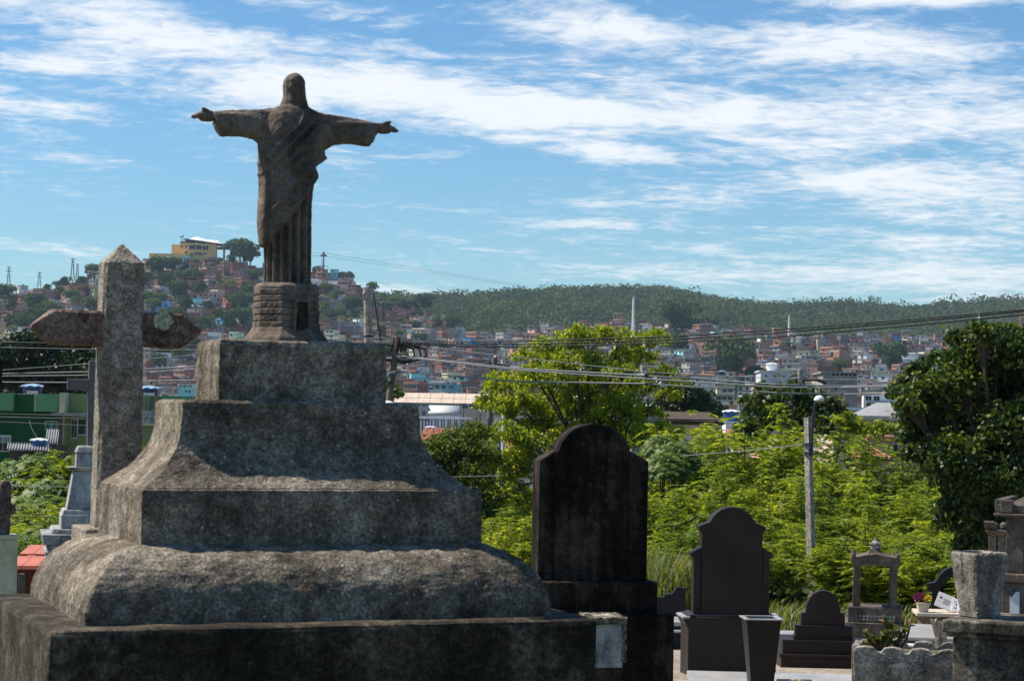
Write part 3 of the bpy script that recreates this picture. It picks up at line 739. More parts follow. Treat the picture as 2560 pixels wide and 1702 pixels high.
# dark tomb glimpsed between the two headstones
t = Tomb('granite_tomb', 'polished black granite tomb with curved back wall between the two headstones', 'tomb', 1690, 1655, 27, math.radians(3)); w = t.w; h = t.h
bk = [(-w(120), h(62)), (w(45), h(62)), (w(45), h(170))] + [(w(30), h(172)), (w(22), h(172)), (w(16), h(162))] + [(w(10), h(155)), (-w(8), h(152)), (-w(10), h(146)), (-w(120), h(146))]
t.part('back_wall', MB().prism(bk[::1], .9, 1.02), 'black_granite', .004)
t.part('upper_slab', MB().box(-w(140), w(70), .1, .88, h(88), h(98)), 'light_granite', .004)
t.part('lower_slab', MB().box(-w(150), w(80), -.05, .95, h(74), h(79)), 'light_granite', .004)
t.part('body', MB().box(-w(146), w(76), .0, .93, h(8), h(74)), 'black_granite', .004)
t.part('upper_body', MB().box(-w(136), w(66), .12, .87, h(79), h(88)), 'black_granite', .003)
t.part('footing', MB().box(-w(160), w(90), -.12, 1.0, t.low, h(8)), 'light_granite', .006)

# small round-topped headstone on stepped base
t = Tomb('headstone', 'small round-topped dark granite headstone on stepped base, left of lantern tomb', 'headstone', 2056, 1690, 22, math.radians(-4)); w = t.w; h = t.h
t.part('slab', MB().prism([(-w(54), h(112)), (w(54), h(112)), (w(54), h(156)), (w(43), h(157))] + arc(0, h(165), w(42), h(48), 0, 180, 18) + [(-w(43), h(157)), (-w(54), h(156))], 0, .12), 'brown_granite', .005)
t.part('step', MB().box(-w(69), w(72), -.03, .18, h(99), h(126)), 'brown_granite', .004)
t.part('step', MB().box(-w(72), w(74), -.045, .2, h(91), h(98.5)), 'black_granite', .003)
t.part('step', MB().box(-w(100), w(105), -.07, .26, h(57), h(90.5)), 'brown_granite', .005)
t.part('ledge', MB().box(-w(108), w(110), -.12, 1.9, h(48), h(56.5)), 'brown_granite', .004)
t.part('body', MB().box(-w(104), w(106), -.10, 1.88, t.low, h(47.5)), 'brown_granite', .004)
t = Tomb('grave_slab', 'pale flat grave cover lying behind the small round-topped headstone', 'grave slab', 2010, 1600, 26, math.radians(-4)); w = t.w
t.part('ledger', MB().box(-w(66), w(30), -.6, 1.2, -.05, 0), 'light_granite', .005)
t.part('body', MB().box(-w(62), w(26), -.55, 1.15, t.low, -.05), 'brown_granite', .004)

# lantern-shaped tomb
t = Tomb('lantern_tomb', 'small weathered temple-shaped tomb with four pillars and a domed finial', 'tomb', 2187, 1556, 29, math.radians(-9)); w = t.w; h = t.h
dp = w(104)
t.part('base', MB().box(-w(66), w(66), 0, dp + .06, h(0), h(38)), 'tomb_concrete', .01)
t.part('footing', MB().box(-w(72), w(72), -.05, dp + .12, t.low, -.002), 'tomb_concrete', .008)
for i in range(11):
    for j in range(2):
        a_ = MB(); cx_, cz_ = -w(45) + w(9) * i, h(8 + j * 8) 
        a_.prism([(cx_ - w(4.2), cz_), (cx_, cz_ - h(3.8)), (cx_ + w(4.2), cz_), (cx_, cz_ + h(3.8))], -.012, .002)
        t.part('tile', a_, 'grey_marble')
for sx in (-1, 1):
    for y_ in (.06, dp - .08):
        t.part('pillar', MB().frus(w(18), w(18), h(38), w(17), w(17), h(141), sx * w(45), y_ + .02), 'tomb_concrete', .006)
t.part('lintel', MB().box(-w(57), w(57), .0, dp + .02, h(141), h(150)), 'tomb_concrete', .006)
t.part('pediment', MB().prism([(-w(60), h(150.3)), (w(60), h(150.3)), (w(60), h(160)), (w(20), h(168)), (0, h(171)), (-w(20), h(168)), (-w(60), h(160))], -.02, dp + .04), 'tomb_concrete', .006)
for sx in (-1, 1):
    for y_ in (.0, dp): t.part('corner_knob', MB().lathe([(w(3), h(160)), (w(7), h(164)), (w(6), h(170)), (w(2), h(174))], 10, sx * w(54), y_ + .01), 'tomb_concrete')
t.part('neck', MB().frus(w(36), w(36), h(168), w(24), w(24), h(181), 0, dp / 2), 'tomb_concrete', .004)
t.part('finial', MB().lathe([(w(13), h(181)), (w(13), h(190)), (w(16), h(192)), (w(15), h(196)), (w(8), h(198)), (w(7), h(201)), (w(2.5), h(202)), (w(2), h(211))], 12, 0, dp / 2), 'vase_stone')

# arched granite tomb
t = Tomb('arched_tomb', 'dark granite grave arch with white upper edge behind the concrete vase', 'tomb', 2385, 1500, 28, math.radians(-6)); w = t.w; h = t.h
outer = [(-w(64), h(22)), (-w(64), h(40)), (-w(46), h(44))] + arc(0, h(30), w(44), h(52), 152, 28, 14) + [(w(46), h(44)), (w(64), h(40)), (w(64), h(22))]
inner = arc(0, h(16), w(34), h(40), 10, 170, 12)
t.part('arch', MB().prism((outer + [(w(44), h(14))] + inner + [(-w(44), h(14))])[::-1], 0, .16), 'black_granite', .006)
for sx in (-1, 1): t.part('pier', MB().box(sx * w(40) - w(14), sx * w(40) + w(14), .0, .16, t.low, h(14)), 'black_granite', .004)

# white slab tomb with stepped cover
t = Tomb('slab_tomb', 'pale marble tomb with stepped flat cover between lantern tomb and concrete vase', 'tomb', 2300, 1620, 21, math.radians(-14)); w = t.w; h = t.h
t.part('rim_slab', MB().box(-w(75), w(95), -.25, 1.5, h(6), h(13)), 'white_marble', .004)
t.part('cover', MB().box(-w(48), w(110), -.02, 1.4, h(18), h(28)), 'light_granite', .005)
t.part('cover_step', MB().box(-w(52), w(108), -.05, 1.42, h(13.3), h(17.7)), 'black_granite', .003)
t.part('wall', MB().box(-w(68), w(90), -.18, 1.45, t.low, h(5.7)), 'tomb_concrete', .005)
t = Tomb('grave_pot', 'small chipped grey stone pot on the pale slab, left of concrete vase', 'pot', 2352, 1592, 19.6, .3); w = t.w; h = t.h
pt = MB(); rings = []
for r, z in ((14, -4), (14, 2), (23, 34), (25, 40), (19, 40), (15, 12)): rings.append([(w(r) * (1 + .06 * math.cos(4 * a_ * 2)) * math.cos(a_), w(r) * (1 + .06 * math.cos(4 * a_ * 2)) * math.sin(a_), h(z) + (h(4) * math.cos(8 * a_) if z > 30 else 0)) for a_ in np.linspace(0, 2 * math.pi, 25)[:-1]])
pt.loft(rings); t.part('body', pt, 'vase_stone')
t.part('foot', MB().lathe([(w(11), P(2300, 1620, 21)[2] + 28 * 21 / FPX - t.z0 - .02), (w(15), -h(4))], 12), 'vase_stone')

# ledge with offerings
t = Tomb('offering_ledge', 'cream stone ledge holding a flower pot and two tilted plaques', 'grave ledge', 2352, 1536, 25, math.radians(-5)); w = t.w; h = t.h
t.part('ledge', MB().box(-w(64), w(70), -.25, .35, 0, h(8)), 'pot_cream', .005)
t.part('support', MB().box(-w(50), w(66), -.15, .33, t.low, -.001), 'tomb_concrete', .005)
LZ = t.z0 + h(8)
fp = Tomb('flower_pot', 'cream clay pot with purple and yellow flowers on the stone ledge', 'flower pot', 2307, 1530, 24.9); w = fp.w; h = fp.h
fp.t.location.z = LZ + .001
fp.part('pot', MB().frus(w(22), w(22), 0, w(29), w(29), h(20)), 'pot_cream', .004)
fp.part('pot_rim', MB().frus(w(32), w(32), h(20.2), w(32), w(32), h(24)), 'pot_cream', .004)
def leaf_cloud(n, rad, size, seed, cen=(0, 0, 0)):
    r = np.random.default_rng(seed); c = r.normal(0, 1, (n, 3)); c /= np.linalg.norm(c, axis=1)[:, None]; c *= r.uniform(.4, 1, n)[:, None] * np.asarray(rad)
    return leaves(c + np.asarray(cen), r.normal(0, 1, (n, 3)), size, seed)
def leaves(cen, dirs, size, seed, width=.42, fold=.0, shape=4):
    """one bent rhombus leaf per centre; dirs = growing direction"""
    r = np.random.default_rng(seed + 999); n = len(cen)
    d = dirs / np.maximum(np.linalg.norm(dirs, axis=1), 1e-6)[:, None]
    a = r.normal(0, 1, (n, 3)); s_ = np.cross(d, a); s_ /= np.maximum(np.linalg.norm(s_, axis=1), 1e-6)[:, None]
    L_ = (np.asarray(size) * r.uniform(.7, 1.3, n))[:, None]
    v = np.stack([cen - d * L_ * .5, cen + s_ * L_ * width - d * L_ * .05, cen + d * L_ * .5, cen - s_ * L_ * width - d * L_ * .05], 1).reshape(-1, 3)
    return v, np.arange(4 * n).reshape(-1, 4)
link('flowers', np_mesh('flowers', *leaf_cloud(110, (w(16), w(12), h(12)), .05, 1, (-w(8), 0, h(36)))), MATS['flower_purple'], fp.t)
link('flowers', np_mesh('flowers', *leaf_cloud(120, (w(14), w(12), h(9)), .045, 2, (w(8), -w(4), h(34)))), MATS['flower_yellow'], fp.t)
link('foliage', np_mesh('foliage', *leaf_cloud(120, (w(18), w(12), h(6)), .05, 3, (0, 0, h(27)))), MATS['leaf_shrub'], fp.t)
def plaque(name, label, x, yb, D, wpx, hpx, tilt, rx, mat, marks):
    q = Tomb(name, label, 'plaque', x, yb, D, math.radians(-5)); q.t.location.z = LZ + .004
    mb = MB().box(-q.w(wpx) / 2, q.w(wpx) / 2, -.012, .012, 0, q.h(hpx))
    o = q.part('panel', mb, mat, .003); M_ = Matrix.Rotation(rx, 4, 'X') @ Matrix.Rotation(tilt, 4, 'Y')
    low = min((M_ @ Vector(c)).z for c in o.bound_box); M_ = Matrix.Translation((0, 0, -low)) @ M_
    o.matrix_local = M_
    for mi, (x0, x1, z0, z1, mm) in enumerate(marks):
        e = q.part('engraving', MB().box(q.w(wpx) * x0, q.w(wpx) * x1, -.0145, -.0122, q.h(hpx) * z0, q.h(hpx) * z1), mm); e.matrix_local = M_
plaque('plaque', 'large pinkish marble plaque leaning tilted on the stone ledge', 2356, 1530, 24.95, 44, 38, .38, -.42, 'white_marble', [(-.35, -.22, .6, .72, 'bark'), (-.1, .35, .6, .63, 'tomb_concrete'), (-.1, .3, .5, .53, 'tomb_concrete'), (-.1, .36, .4, .43, 'tomb_concrete'), (-.1, .25, .3, .33, 'tomb_concrete')])
plaque('plaque', 'small white open-book plaque standing next to the pinkish plaque', 2391, 1530, 24.9, 25, 31, .1, -.35, 'letter_white', [(-.3, .3, .75, .78, 'steel_grey'), (-.12, .12, .45, .62, 'blue_plastic'), (-.3, .3, .3, .33, 'steel_grey'), (-.3, .2, .2, .23, 'steel_grey')])
q_ = Tomb('white_post', 'white stone post at the right end of the stone ledge', 'post', 2409, 1545, 24.5); q_.part('shaft', MB().box(-q_.w(11), q_.w(11), 0, .12, q_.low, q_.h(55)), 'white_marble', .006)

# concrete vase on the tomb corner at right
t = Tomb('corner_tomb', 'black-stained concrete tomb corner at the lower right carrying the big vase', 'tomb', 2355, 1548, 9.2, math.radians(-24))
t.part('cover', MB().box(0, .95, 0, .50, -.055, 0), 'mossy_concrete', .008)
t.part('cover_lip', MB().box(.015, .93, .015, .49, -.075, -.0555), 'mossy_concrete', .005)
t.part('wall', MB().box(.04, .92, .04, .48, t.low, -.0755), 'mossy_concrete', .006)
v = Tomb('concrete_vase', 'large square concrete vase with rounded corners and speckled grey surface', 'vase', 2447, 1545, 9.35, math.radians(27)); w = v.w; h = v.h
VZ = t.z0 - v.z0 + .001
def sq_ring(r, z, k=.22, dent=.0, n=48):
    out = []
    for a_ in np.linspace(0, 2 * math.pi, n + 1)[:-1]:
        e = 7; cs, sn = math.cos(a_), math.sin(a_); q = (abs(cs) ** e + abs(sn) ** e) ** (-1 / e)
        q = min(q, 1.27); d_ = 1 - dent * math.exp(-(((a_ + math.pi / 4) % (math.pi / 2) - math.pi / 4) / .06) ** 2)
        out.append((r * cs * q * d_, r * sn * q * d_, z))
    return out
vs_ = MB(); vs_.loft([sq_ring(w(33), h(18)), sq_ring(w(40), h(70), dent=.03), sq_ring(w(46), h(120), dent=.04), sq_ring(w(49), h(150), dent=.05), sq_ring(w(49.5), h(160), dent=.06), sq_ring(w(47), h(165), dent=.06), sq_ring(w(40), h(165)), sq_ring(w(38), h(158)), sq_ring(w(33), h(110))])
o = v.part('body', vs_, 'vase_stone'); rough(o, .006, .02, 2)
o = v.part('foot', MB().frus(w(66), w(66), VZ, w(66), w(66), h(19)), 'vase_stone', .006); rough(o, .005, .02, 4)

# lantern tomb at the right edge
t = Tomb('pavilion_tomb', 'tall brown concrete pavilion tomb with battlement cornice cut by right edge', 'tomb', 2560, 1548, 15.5, math.radians(-20)); w = t.w; h = t.h
L0 = -w(62)
t.part('base', MB().box(L0, L0 + .9, 0, .9, h(90), h(112)), 'tomb_concrete', .01)
t.part('base_wall', MB().box(L0 + .03, L0 + .87, .03, .87, t.low, h(89.8)), 'tomb_concrete', .006)
t.part('mosaic', MB().prism([(L0 + .09, h(10)), (L0 + .16, h(2)), (L0 + .16, h(66)), (L0 + .09, h(74))], .018, .032), 'tile_mosaic')
mz = MB().prism([(-.42, h(5)), (-.12, h(2)), (-.12, h(72)), (-.42, h(78))], -.006, .004); mz.xform(Matrix.Translation((L0 + .026, .03, 0)) @ Matrix.Rotation(-math.pi / 2, 4, 'Z'))
t.part('mosaic', mz, 'tile_mosaic')
for px_, py_ in ((.12, .12), (.78, .12), (.12, .78), (.78, .78)):
    t.part('pillar', MB().frus(.13, .13, h(112), .13, .13, h(255), L0 + px_, py_), 'tomb_concrete', .006)
t.part('ceiling_slab', MB().box(L0 - .03, L0 + .93, -.03, .93, h(255), h(262)), 'tomb_concrete', .006)
t.part('cornice', MB().box(L0 + .0, L0 + .9, .0, .9, h(262.2), h(284)), 'tomb_concrete', .006)
for k in range(6):
    for ax in (0, 1):
        u = .02 + k * .17
        bx_ = MB().box(L0 + u, L0 + u + .09, -.028, .03, h(264), h(296)) if ax else MB().box(L0 - .03, L0 + .03, u + .04, u + .13, h(264), h(296))
        t.part('merlon', bx_, 'tomb_concrete', .006)
t.part('roof', MB().frus(.78, .78, h(284.2), .12, .12, h(340), L0 + .45, .45), 'tomb_concrete', .01)
t.part('inner_post', MB().frus(.09, .09, h(112.3), .07, .07, h(250), L0 + .44, .5), 'tomb_concrete', .006)
t = Tomb('ornate_tomb', 'narrow carved tomb pillar with fluted capital behind the pavilion tomb', 'tomb', 2490, 1450, 19.5, math.radians(-15)); w = t.w; h = t.h
for x in (-10, 12): t.part('shaft', MB().box(w(x) - w(8), w(x) + w(10), 0, .16, t.low, h(110)), 'tomb_concrete', .006)
t.part('capital', MB().frus(w(34), .2, h(110), w(54), .28, h(124), 0, .08), 'tomb_concrete', .008)
for k in range(4): t.part('acanthus', MB().tube([(-w(20) + w(6) * k, .0, h(122)), (-w(23) + w(6) * k, -.03, h(136)), (-w(26) + w(6) * k, -.06, h(146))], [.02, .022, .012], 8), 'tomb_concrete')
for sx in (-6, 17): t.part('scroll', MB().lathe([(w(4), h(124)), (w(10), h(130)), (w(10), h(138)), (w(4), h(144))], 12, w(sx), .08), 'tomb_concrete')

# scalloped planter with succulents
t = Tomb('planter', 'rough grey concrete planter with scalloped rim near the lower right corner', 'planter', 2250, 1702, 10.2, math.radians(-14)); w = t.w; h = t.h
zt = h(1702 - 1622)
def scallop_wall(x0, x1, n, y0, y1, slant, name):
    pts = []
    L_ = (x1 - x0) / n
    for k in range(n): pts += [(x0 + L_ * k + L_ * .08, zt - h(9)), (x0 + L_ * k + L_ * .2, zt + h(2)), (x0 + L_ * k + L_ * .5, zt + h(5)), (x0 + L_ * k + L_ * .8, zt + h(2)), (x0 + L_ * k + L_ * .93, zt - h(9))]
    return MB().prism([(x0 + .04, t.low), (x1 - .04, t.low)] + [(a_, b_) for a_, b_ in pts[::-1]], y0, y1)
W_ = w(118); Dd = .34
o = t.part('wall', scallop_wall(-W_, W_ + .06, 4, -.02, .02, 0, 'front'), 'vase_stone', .006); rough(o, .003, .03, 3)
o = t.part('wall', scallop_wall(-W_, W_ + .06, 4, Dd - .02, Dd + .02, 0, 'back'), 'vase_stone', .006); rough(o, .003, .03, 3)
for xx in (-W_ + .02, W_ + .04):
    mb = scallop_wall(0.021, Dd - .021, 2, -.02, .02, 0, 'side'); mb.xform(Matrix.Translation((xx, 0, 0)) @ Matrix.Rotation(math.pi / 2, 4, 'Z'))
    o = t.part('wall', mb, 'vase_stone', .006); rough(o, .003, .03, 3)
t.part('soil', MB().box(-W_ + .045, W_ + .015, .025, Dd - .025, t.low + .01, zt - h(16)), 'ground_soil')
PLN = t
def succulent(label, x, D_, seed, hpx, n, spread):
    s_ = thing('succulent_plant', label, 'plant', (0, 0, 0)); q = P(x, 1612, D_); s_.location = (q[0], q[1], PLN.z0 + zt - h(16))
    r = np.random.default_rng(seed); st = MB(); cs = []; ds = []
    for k in range(n):
        a_ = r.uniform(0, 6.28); l = hpx * 10.2 / FPX * r.uniform(.6, 1.1); e = np.array([math.cos(a_) * spread, math.sin(a_) * spread * .6, 1.0]) * l
        pts = [np.zeros(3), e * .5 + r.normal(0, .006, 3), e]; st.tube(pts, [.007, .006, .004], 6)
        for j in range(16):
            u = r.uniform(.45, 1.05); d_ = r.normal(0, 1, 3); d_[2] = abs(d_[2]) * .6; d_ /= np.linalg.norm(d_); cs.append(e * u + d_ * .016); ds.append(d_)
    link('stem', st, MATS['bark'], s_)
    link('leaves', np_mesh('leaves', *leaves(np.array(cs), np.array(ds), .036, seed, .3)), MATS['succulent'], s_)
succulent('low reddish succulent at the left end of the scalloped planter', 2200, 10.3, 3, 55, 12, .9)
succulent('taller branching succulent with green tips in the planter middle', 2245, 10.35, 4, 85, 6, .45)

# ------------------------------------------------------------------ graves at the left
t = Tomb('marble_cross_grave', 'slim dark stone cross on a tall stained white marble pedestal', 'grave', 226, 1470, 13, math.radians(14)); w = t.w; h = t.h
def fr(name, w0, w1, y0, y1, mat='grey_marble', bv=.006):
    return t.part(name, MB().frus(w(w0), w(w0), h(1470 - y1), w(w1), w(w1), h(1470 - y0)), mat, bv)
fr('base_block', 214, 214, 1355, 1700); fr('base_band', 224, 224, 1372, 1382); 
fr('base_cornice', 232, 240, 1330, 1354.8); fr('base_step', 200, 190, 1318, 1329.8)
fr('plinth', 152, 152, 1284, 1317.8); fr('plinth_moulding', 148, 140, 1272, 1283.8)
fr('tapered_shaft', 126, 98, 1178, 1271.8); fr('shaft_cornice', 108, 124, 1168, 1177.8, bv=.004)
fr('upper_block', 88, 84, 1134, 1167.8); fr('cap', 92, 78, 1116, 1133.8, bv=.01)
z0, z1 = h(1470 - 1115.5), h(1470 - 904)
t.part('cross_post', MB().box(-w(17), w(17), -.035, .035, z0, z1), 'cross_grey', .004)
t.part('cross_arm', MB().box(-w(67), -w(17.2), -.033, .033, h(1470 - 978), h(1470 - 950)), 'cross_grey', .004)
t.part('cross_arm', MB().box(w(17.2), w(67), -.033, .033, h(1470 - 978), h(1470 - 950)), 'cross_grey', .004)
t = Tomb('pillar_cross_grave', 'brown stone cross on a cream plastered pillar at the left edge', 'grave', 8, 1340, 9.5, math.radians(18)); w = t.w; h = t.h
t.part('pillar', MB().box(-w(46), w(32), -.06, .10, t.low, h(0) - .012), 'cream_plaster', .006)
t.part('pillar_cap', MB().box(-w(48), w(34), -.065, .105, -.0118, h(4)), 'cream_plaster', .004)
o = t.part('cross_post', MB().prism([(-w(16), h(4.2)), (w(15), h(4.2)), (w(17), h(128)), (w(10), h(138)), (-w(2), h(139)), (-w(10), h(130))], 0, .05), 'cross_arm_stone', .005); rough(o, .004, .03, 3)
o = t.part('cross_arm', MB().prism([(-w(60), h(52)), (-w(16.5), h(52)), (-w(16.5), h(88)), (-w(60), h(88))], -.03, .045), 'cross_arm_stone', .005); rough(o, .004, .03, 3)
o = t.part('cross_arm', MB().prism([(w(16.5), h(55)), (w(24), h(52)), (w(30), h(66)), (w(24), h(80)), (w(16.5), h(78))], .004, .045), 'cross_arm_stone', .005); rough(o, .004, .03, 3)
t = Tomb('red_tomb', 'low brick tomb with red tiled sloping cover, far left behind monument', 'tomb', 90, 1460, 19, math.radians(6)); w = t.w; h = t.h
t.part('body', MB().box(-w(66), w(70), 0, 1.6, t.low, h(36)), 'red_brick_tomb', .004)
for k in range(5): t.part('pilaster', MB().box(-w(66) + w(33) * k, -w(60) + w(33) * k, -.02, -.001, -.1, h(36)), 'tomb_concrete', .002)
t.part('rim', MB().box(-w(72), w(76), -.06, 1.66, h(36.3), h(42)), 'red_metal', .003)
for r_ in range(2):
    for k in range(4):
        x0 = -w(70) + w(36) * k; y0 = -.03 + r_ * .85; z0 = h(42.5) + r_ * h(14)
        mb = MB().hexa([(x0, y0, z0), (x0 + w(35), y0, z0), (x0 + w(35), y0 + .8, z0 + h(9)), (x0, y0 + .8, z0 + h(9))], [(x0, y0, z0 + h(4)), (x0 + w(35), y0, z0 + h(4)), (x0 + w(35), y0 + .8, z0 + h(13)), (x0, y0 + .8, z0 + h(13))])
        t.part('cover_tile', mb, 'red_metal', .003)
t = Tomb('grave_marker', 'small grey stone marker post in front of the red tomb', 'marker', 52, 1460, 15); t.part('shaft', MB().prism([(-t.w(8), t.low), (t.w(8), t.low), (t.w(7.5), t.h(24)), (t.w(6), t.h(26)), (-t.w(7), t.h(26))], 0, .05), 'tomb_concrete', .004)
g_ = thing('paved_path', 'sunlit brown paved path between the dark tombs', 'path', (0, 0, 0))
mb = MB()
struct('pavement', MB().hexa([(.4, 14.5, gz(14.5) - .1), (9, 14.5, gz(14.5) - .1), (12, 34, gz(34) - .1), (.4, 34, gz(34) - .1)], [(.4, 14.5, gz(14.5) + .02), (9, 14.5, gz(14.5) + .02), (12, 34, gz(34) + .02), (.4, 34, gz(34) + .02)]), MATS['pavement'])
bpy.data.objects.remove(g_)

# ------------------------------------------------------------------ houses of the town
def unit_window():
    me = bpy.data.meshes.get('unit_window')
    if me: return me
    mb = MB().box(-.5, .5, -.5, .5, -.5, .5, 0)
    for x0, x1, z0, z1 in ((-.58, -.5, -.58, .58), (.5, .58, -.58, .58), (-.5, .5, .5, .58), (-.5, .5, -.58, -.5), (-.03, .03, -.5, .5)): mb.box(x0, x1, -1.1, .4, z0, z1, 1)
    me = mb.mesh('unit_window'); me.materials.append(MATS['window_dark']); me.materials.append(MATS['window_frame']); return me
def window(parent, x, y, z, w, h, face='front', mat=None):
    o = bpy.data.objects.new('window', unit_window()); COL.objects.link(o); o.parent = parent
    o.location = (x, y, z); o.scale = (w, .06, h)
    if face == 'left': o.rotation_euler = (0, 0, -math.pi / 2)
    if face == 'right': o.rotation_euler = (0, 0, math.pi / 2)
    if mat:
        o.material_slots[0].link = 'OBJECT'; o.material_slots[0].material = MATS[mat]
    return o
def tank_mesh(name, r, hgt):
    me = bpy.data.meshes.get(name)
    if me: return me
    n = 20
    mb = MB().lathe([(r * .80, 0), (r * .86, hgt * .45), (r * .90, hgt * .5), (r * .97, hgt)], n)
    rings = [[(q * r * math.cos(a_), q * r * math.sin(a_), hgt + z + .05 * r * math.cos(8 * a_) * (q > .3) * q) for a_ in np.linspace(0, 2 * math.pi, 33)[:-1]] for q, z in ((1.06, -.02), (1.06, .05 * r), (.55, .17 * r), (.12, .26 * r), (.02, .26 * r))]
    mb.loft(rings, True, 1)
    me = mb.mesh(name); me.materials.append(MATS['navy_plastic']); me.materials.append(MATS['tank_lid']); return me

# --- favela houses: positions first, then a visibility sweep from near to far
rng = random.Random(11)
COLORS = ['red brick'] * 36 + ['dark brick'] * 14 + ['orange brick'] * 16 + ['grey concrete'] * 12 + ['white'] * 13 + ['cream'] * 8 + ['pink'] * 5 + ['beige'] * 7 + ['pale green'] * 2 + ['turquoise'] * 2 + ['dark grey'] * 6 + ['blue']
cand = []
def spot(x, y, side):
    st = rng.choices((1, 2), (.5, .5))[0] if side == 'F' else rng.choices((1, 2, 3), (.40, .45, .15))[0] if side == 'L' else rng.choices((1, 2, 3, 4), (.22, .43, .28, .07))[0]
    cand.append(dict(x=x, y=y, st=st, w=rng.uniform(5.5, 10.5), d=rng.uniform(6, 10), rz=rng.gauss(-.45, .3), color=rng.choice(COLORS), side=side,
                     tank=rng.random() < .38, top=rng.random(), seed=rng.randrange(10 ** 6)))
yy = 905.0
while yy < 1540:
    xx = -470 + rng.uniform(-6, 6)
    while xx < 60:
        t_ = (yy - 880) / 670
        clump = math.sin(xx * .031 + 1.3) + math.sin(yy * .027 + xx * .011) + .8 * math.sin(xx * .075 - yy * .05)
        p_ = np.interp(t_, [0, .35, .55, .8, 1], [.98, .95, .82, .68, .62]) + .25 * clump * min(1, t_ * 2)
        px_ = 1280 + FPX * xx / yy
        if px_ > 930 and t_ > .5: p_ += .15
        if hillL(xx, yy) > hillF(xx, yy) - 2 and rng.random() < p_: spot(xx + rng.uniform(-2, 2), yy + rng.uniform(-5, 5), 'L')
        xx += rng.uniform(8.5, 13)
    yy += 15
yy = 210.0
while yy < 540:
    xx = -.25 * yy
    while xx < -.01 * yy:
        if rng.random() < .75 and not (240 < yy < 300): spot(xx + rng.uniform(-2, 2), yy + rng.uniform(-5, 5), 'F')
        xx += rng.uniform(9, 13)
    yy += 27
yy = 540.0
while yy < 890:
    xx = -.25 * yy
    while xx < -.06 * yy:
        if rng.random() < .8: spot(xx + rng.uniform(-2, 2), yy + rng.uniform(-5, 5), 'L')
        xx += rng.uniform(9, 13)
    yy += 24
yy = 665.0
while yy < 1490:
    xx = -150 + rng.uniform(-6, 6)
    while xx < min(420, .29 * yy):
        if hillF(xx, yy) >= hillL(xx, yy) - 1 and rng.random() < .93: spot(xx + rng.uniform(-2, 2), yy + rng.uniform(-6, 6), 'R')
        xx += rng.uniform(8, 12.5)
    yy += 17
for c in cand:
    c['z'] = terr(c['x'], c['y']); c['h'] = c['st'] * 2.75 + .3
    c['px'], c['pyb'] = proj((c['x'], c['y'], c['z'])); _, c['pyt'] = proj((c['x'], c['y'], c['z'] + c['h']))
    c['pw'] = c['w'] * FPX / c['y']
    if c['side'] == 'R' and c['y'] < 1050 and c['px'] > 1500 and c['color'] in ('red brick', 'orange brick', 'dark brick') and (c['seed'] % 100) < 45: c['color'] = ('white', 'grey concrete', 'cream', 'beige', 'pink', 'grey concrete')[c['seed'] % 6]
cand = [c for c in cand if -30 < c['px'] < 2590]
MID = [(1902, 1973, 926, 350, 'white'), (1728, 1798, 937, 330, 'white'), (1793, 1838, 957, 250, 'cream'), (1842, 1878, 962, 252, 'white'), (1900, 1992, 957, 262, 'orange brick'),
       (1786, 1836, 986, 205, 'grey concrete'), (2058, 2110, 976, 160, 'pink'), (2058, 2143, 929, 230, 'grey concrete'), (2160, 2234, 974, 190, 'white'), (446, 483, 958, 520, 'turquoise')]
cand = [c for c in cand if not any(x0 - 12 < c['px'] < x1 + 12 and c['y'] < D_ + 12 and c['pyt'] < yt + 70 for x0, x1, yt, D_, k_ in MID)]
# what stands in front, in photograph pixels (columns -> lowest open row)
skyl = np.full(2700, 1000.0)
for a_, b_, v_ in ((0, 245, 850), (240, 355, 600), (355, 490, 960), (490, 950, 850), (640, 800, 600), (950, 1210, 985), (1210, 1330, 925), (1330, 1660, 835), (1660, 1790, 960), (1790, 2110, 985), (2110, 2260, 985), (2240, 2330, 930), (2330, 2420, 860), (2420, 2590, 830)):
    skyl[a_:b_] = np.minimum(skyl[a_:b_], v_)
cand.sort(key=lambda c: c['y'])
for c in cand:
    a_, b_ = int(max(c['px'] - c['pw'] / 2, 0)), int(min(c['px'] + c['pw'] / 2, 2599))
    if b_ <= a_: c['vis'] = 0; continue
    g_ = np.clip(skyl[a_:b_] - c['pyt'], 0, c['pyb'] - c['pyt'] + 1); c['vis'] = float(g_.sum())
    skyl[a_:b_] = np.minimum(skyl[a_:b_], c['pyt'] + 1)
open_sky = np.full(2700, 1120.0)
for c in cand:
    a_, b_ = int(max(c['px'] - c['pw'] / 2, 0)), int(min(c['px'] + c['pw'] / 2, 2599))
    if b_ <= a_: c['any'] = 0; continue
    c['any'] = float(np.clip(open_sky[a_:b_] - c['pyt'], 0, c['pyb'] - c['pyt'] + 1).sum()); open_sky[a_:b_] = np.minimum(open_sky[a_:b_], c['pyt'] + 1)
big = sorted([c for c in cand if c['vis'] > 12 and c['side'] != 'F'], key=lambda c: -c['vis'])[:285]
for c in big: c['own'] = True
rest = [c for c in cand if (c['any'] > 6 or c['side'] == 'F') and not c.get('own')]

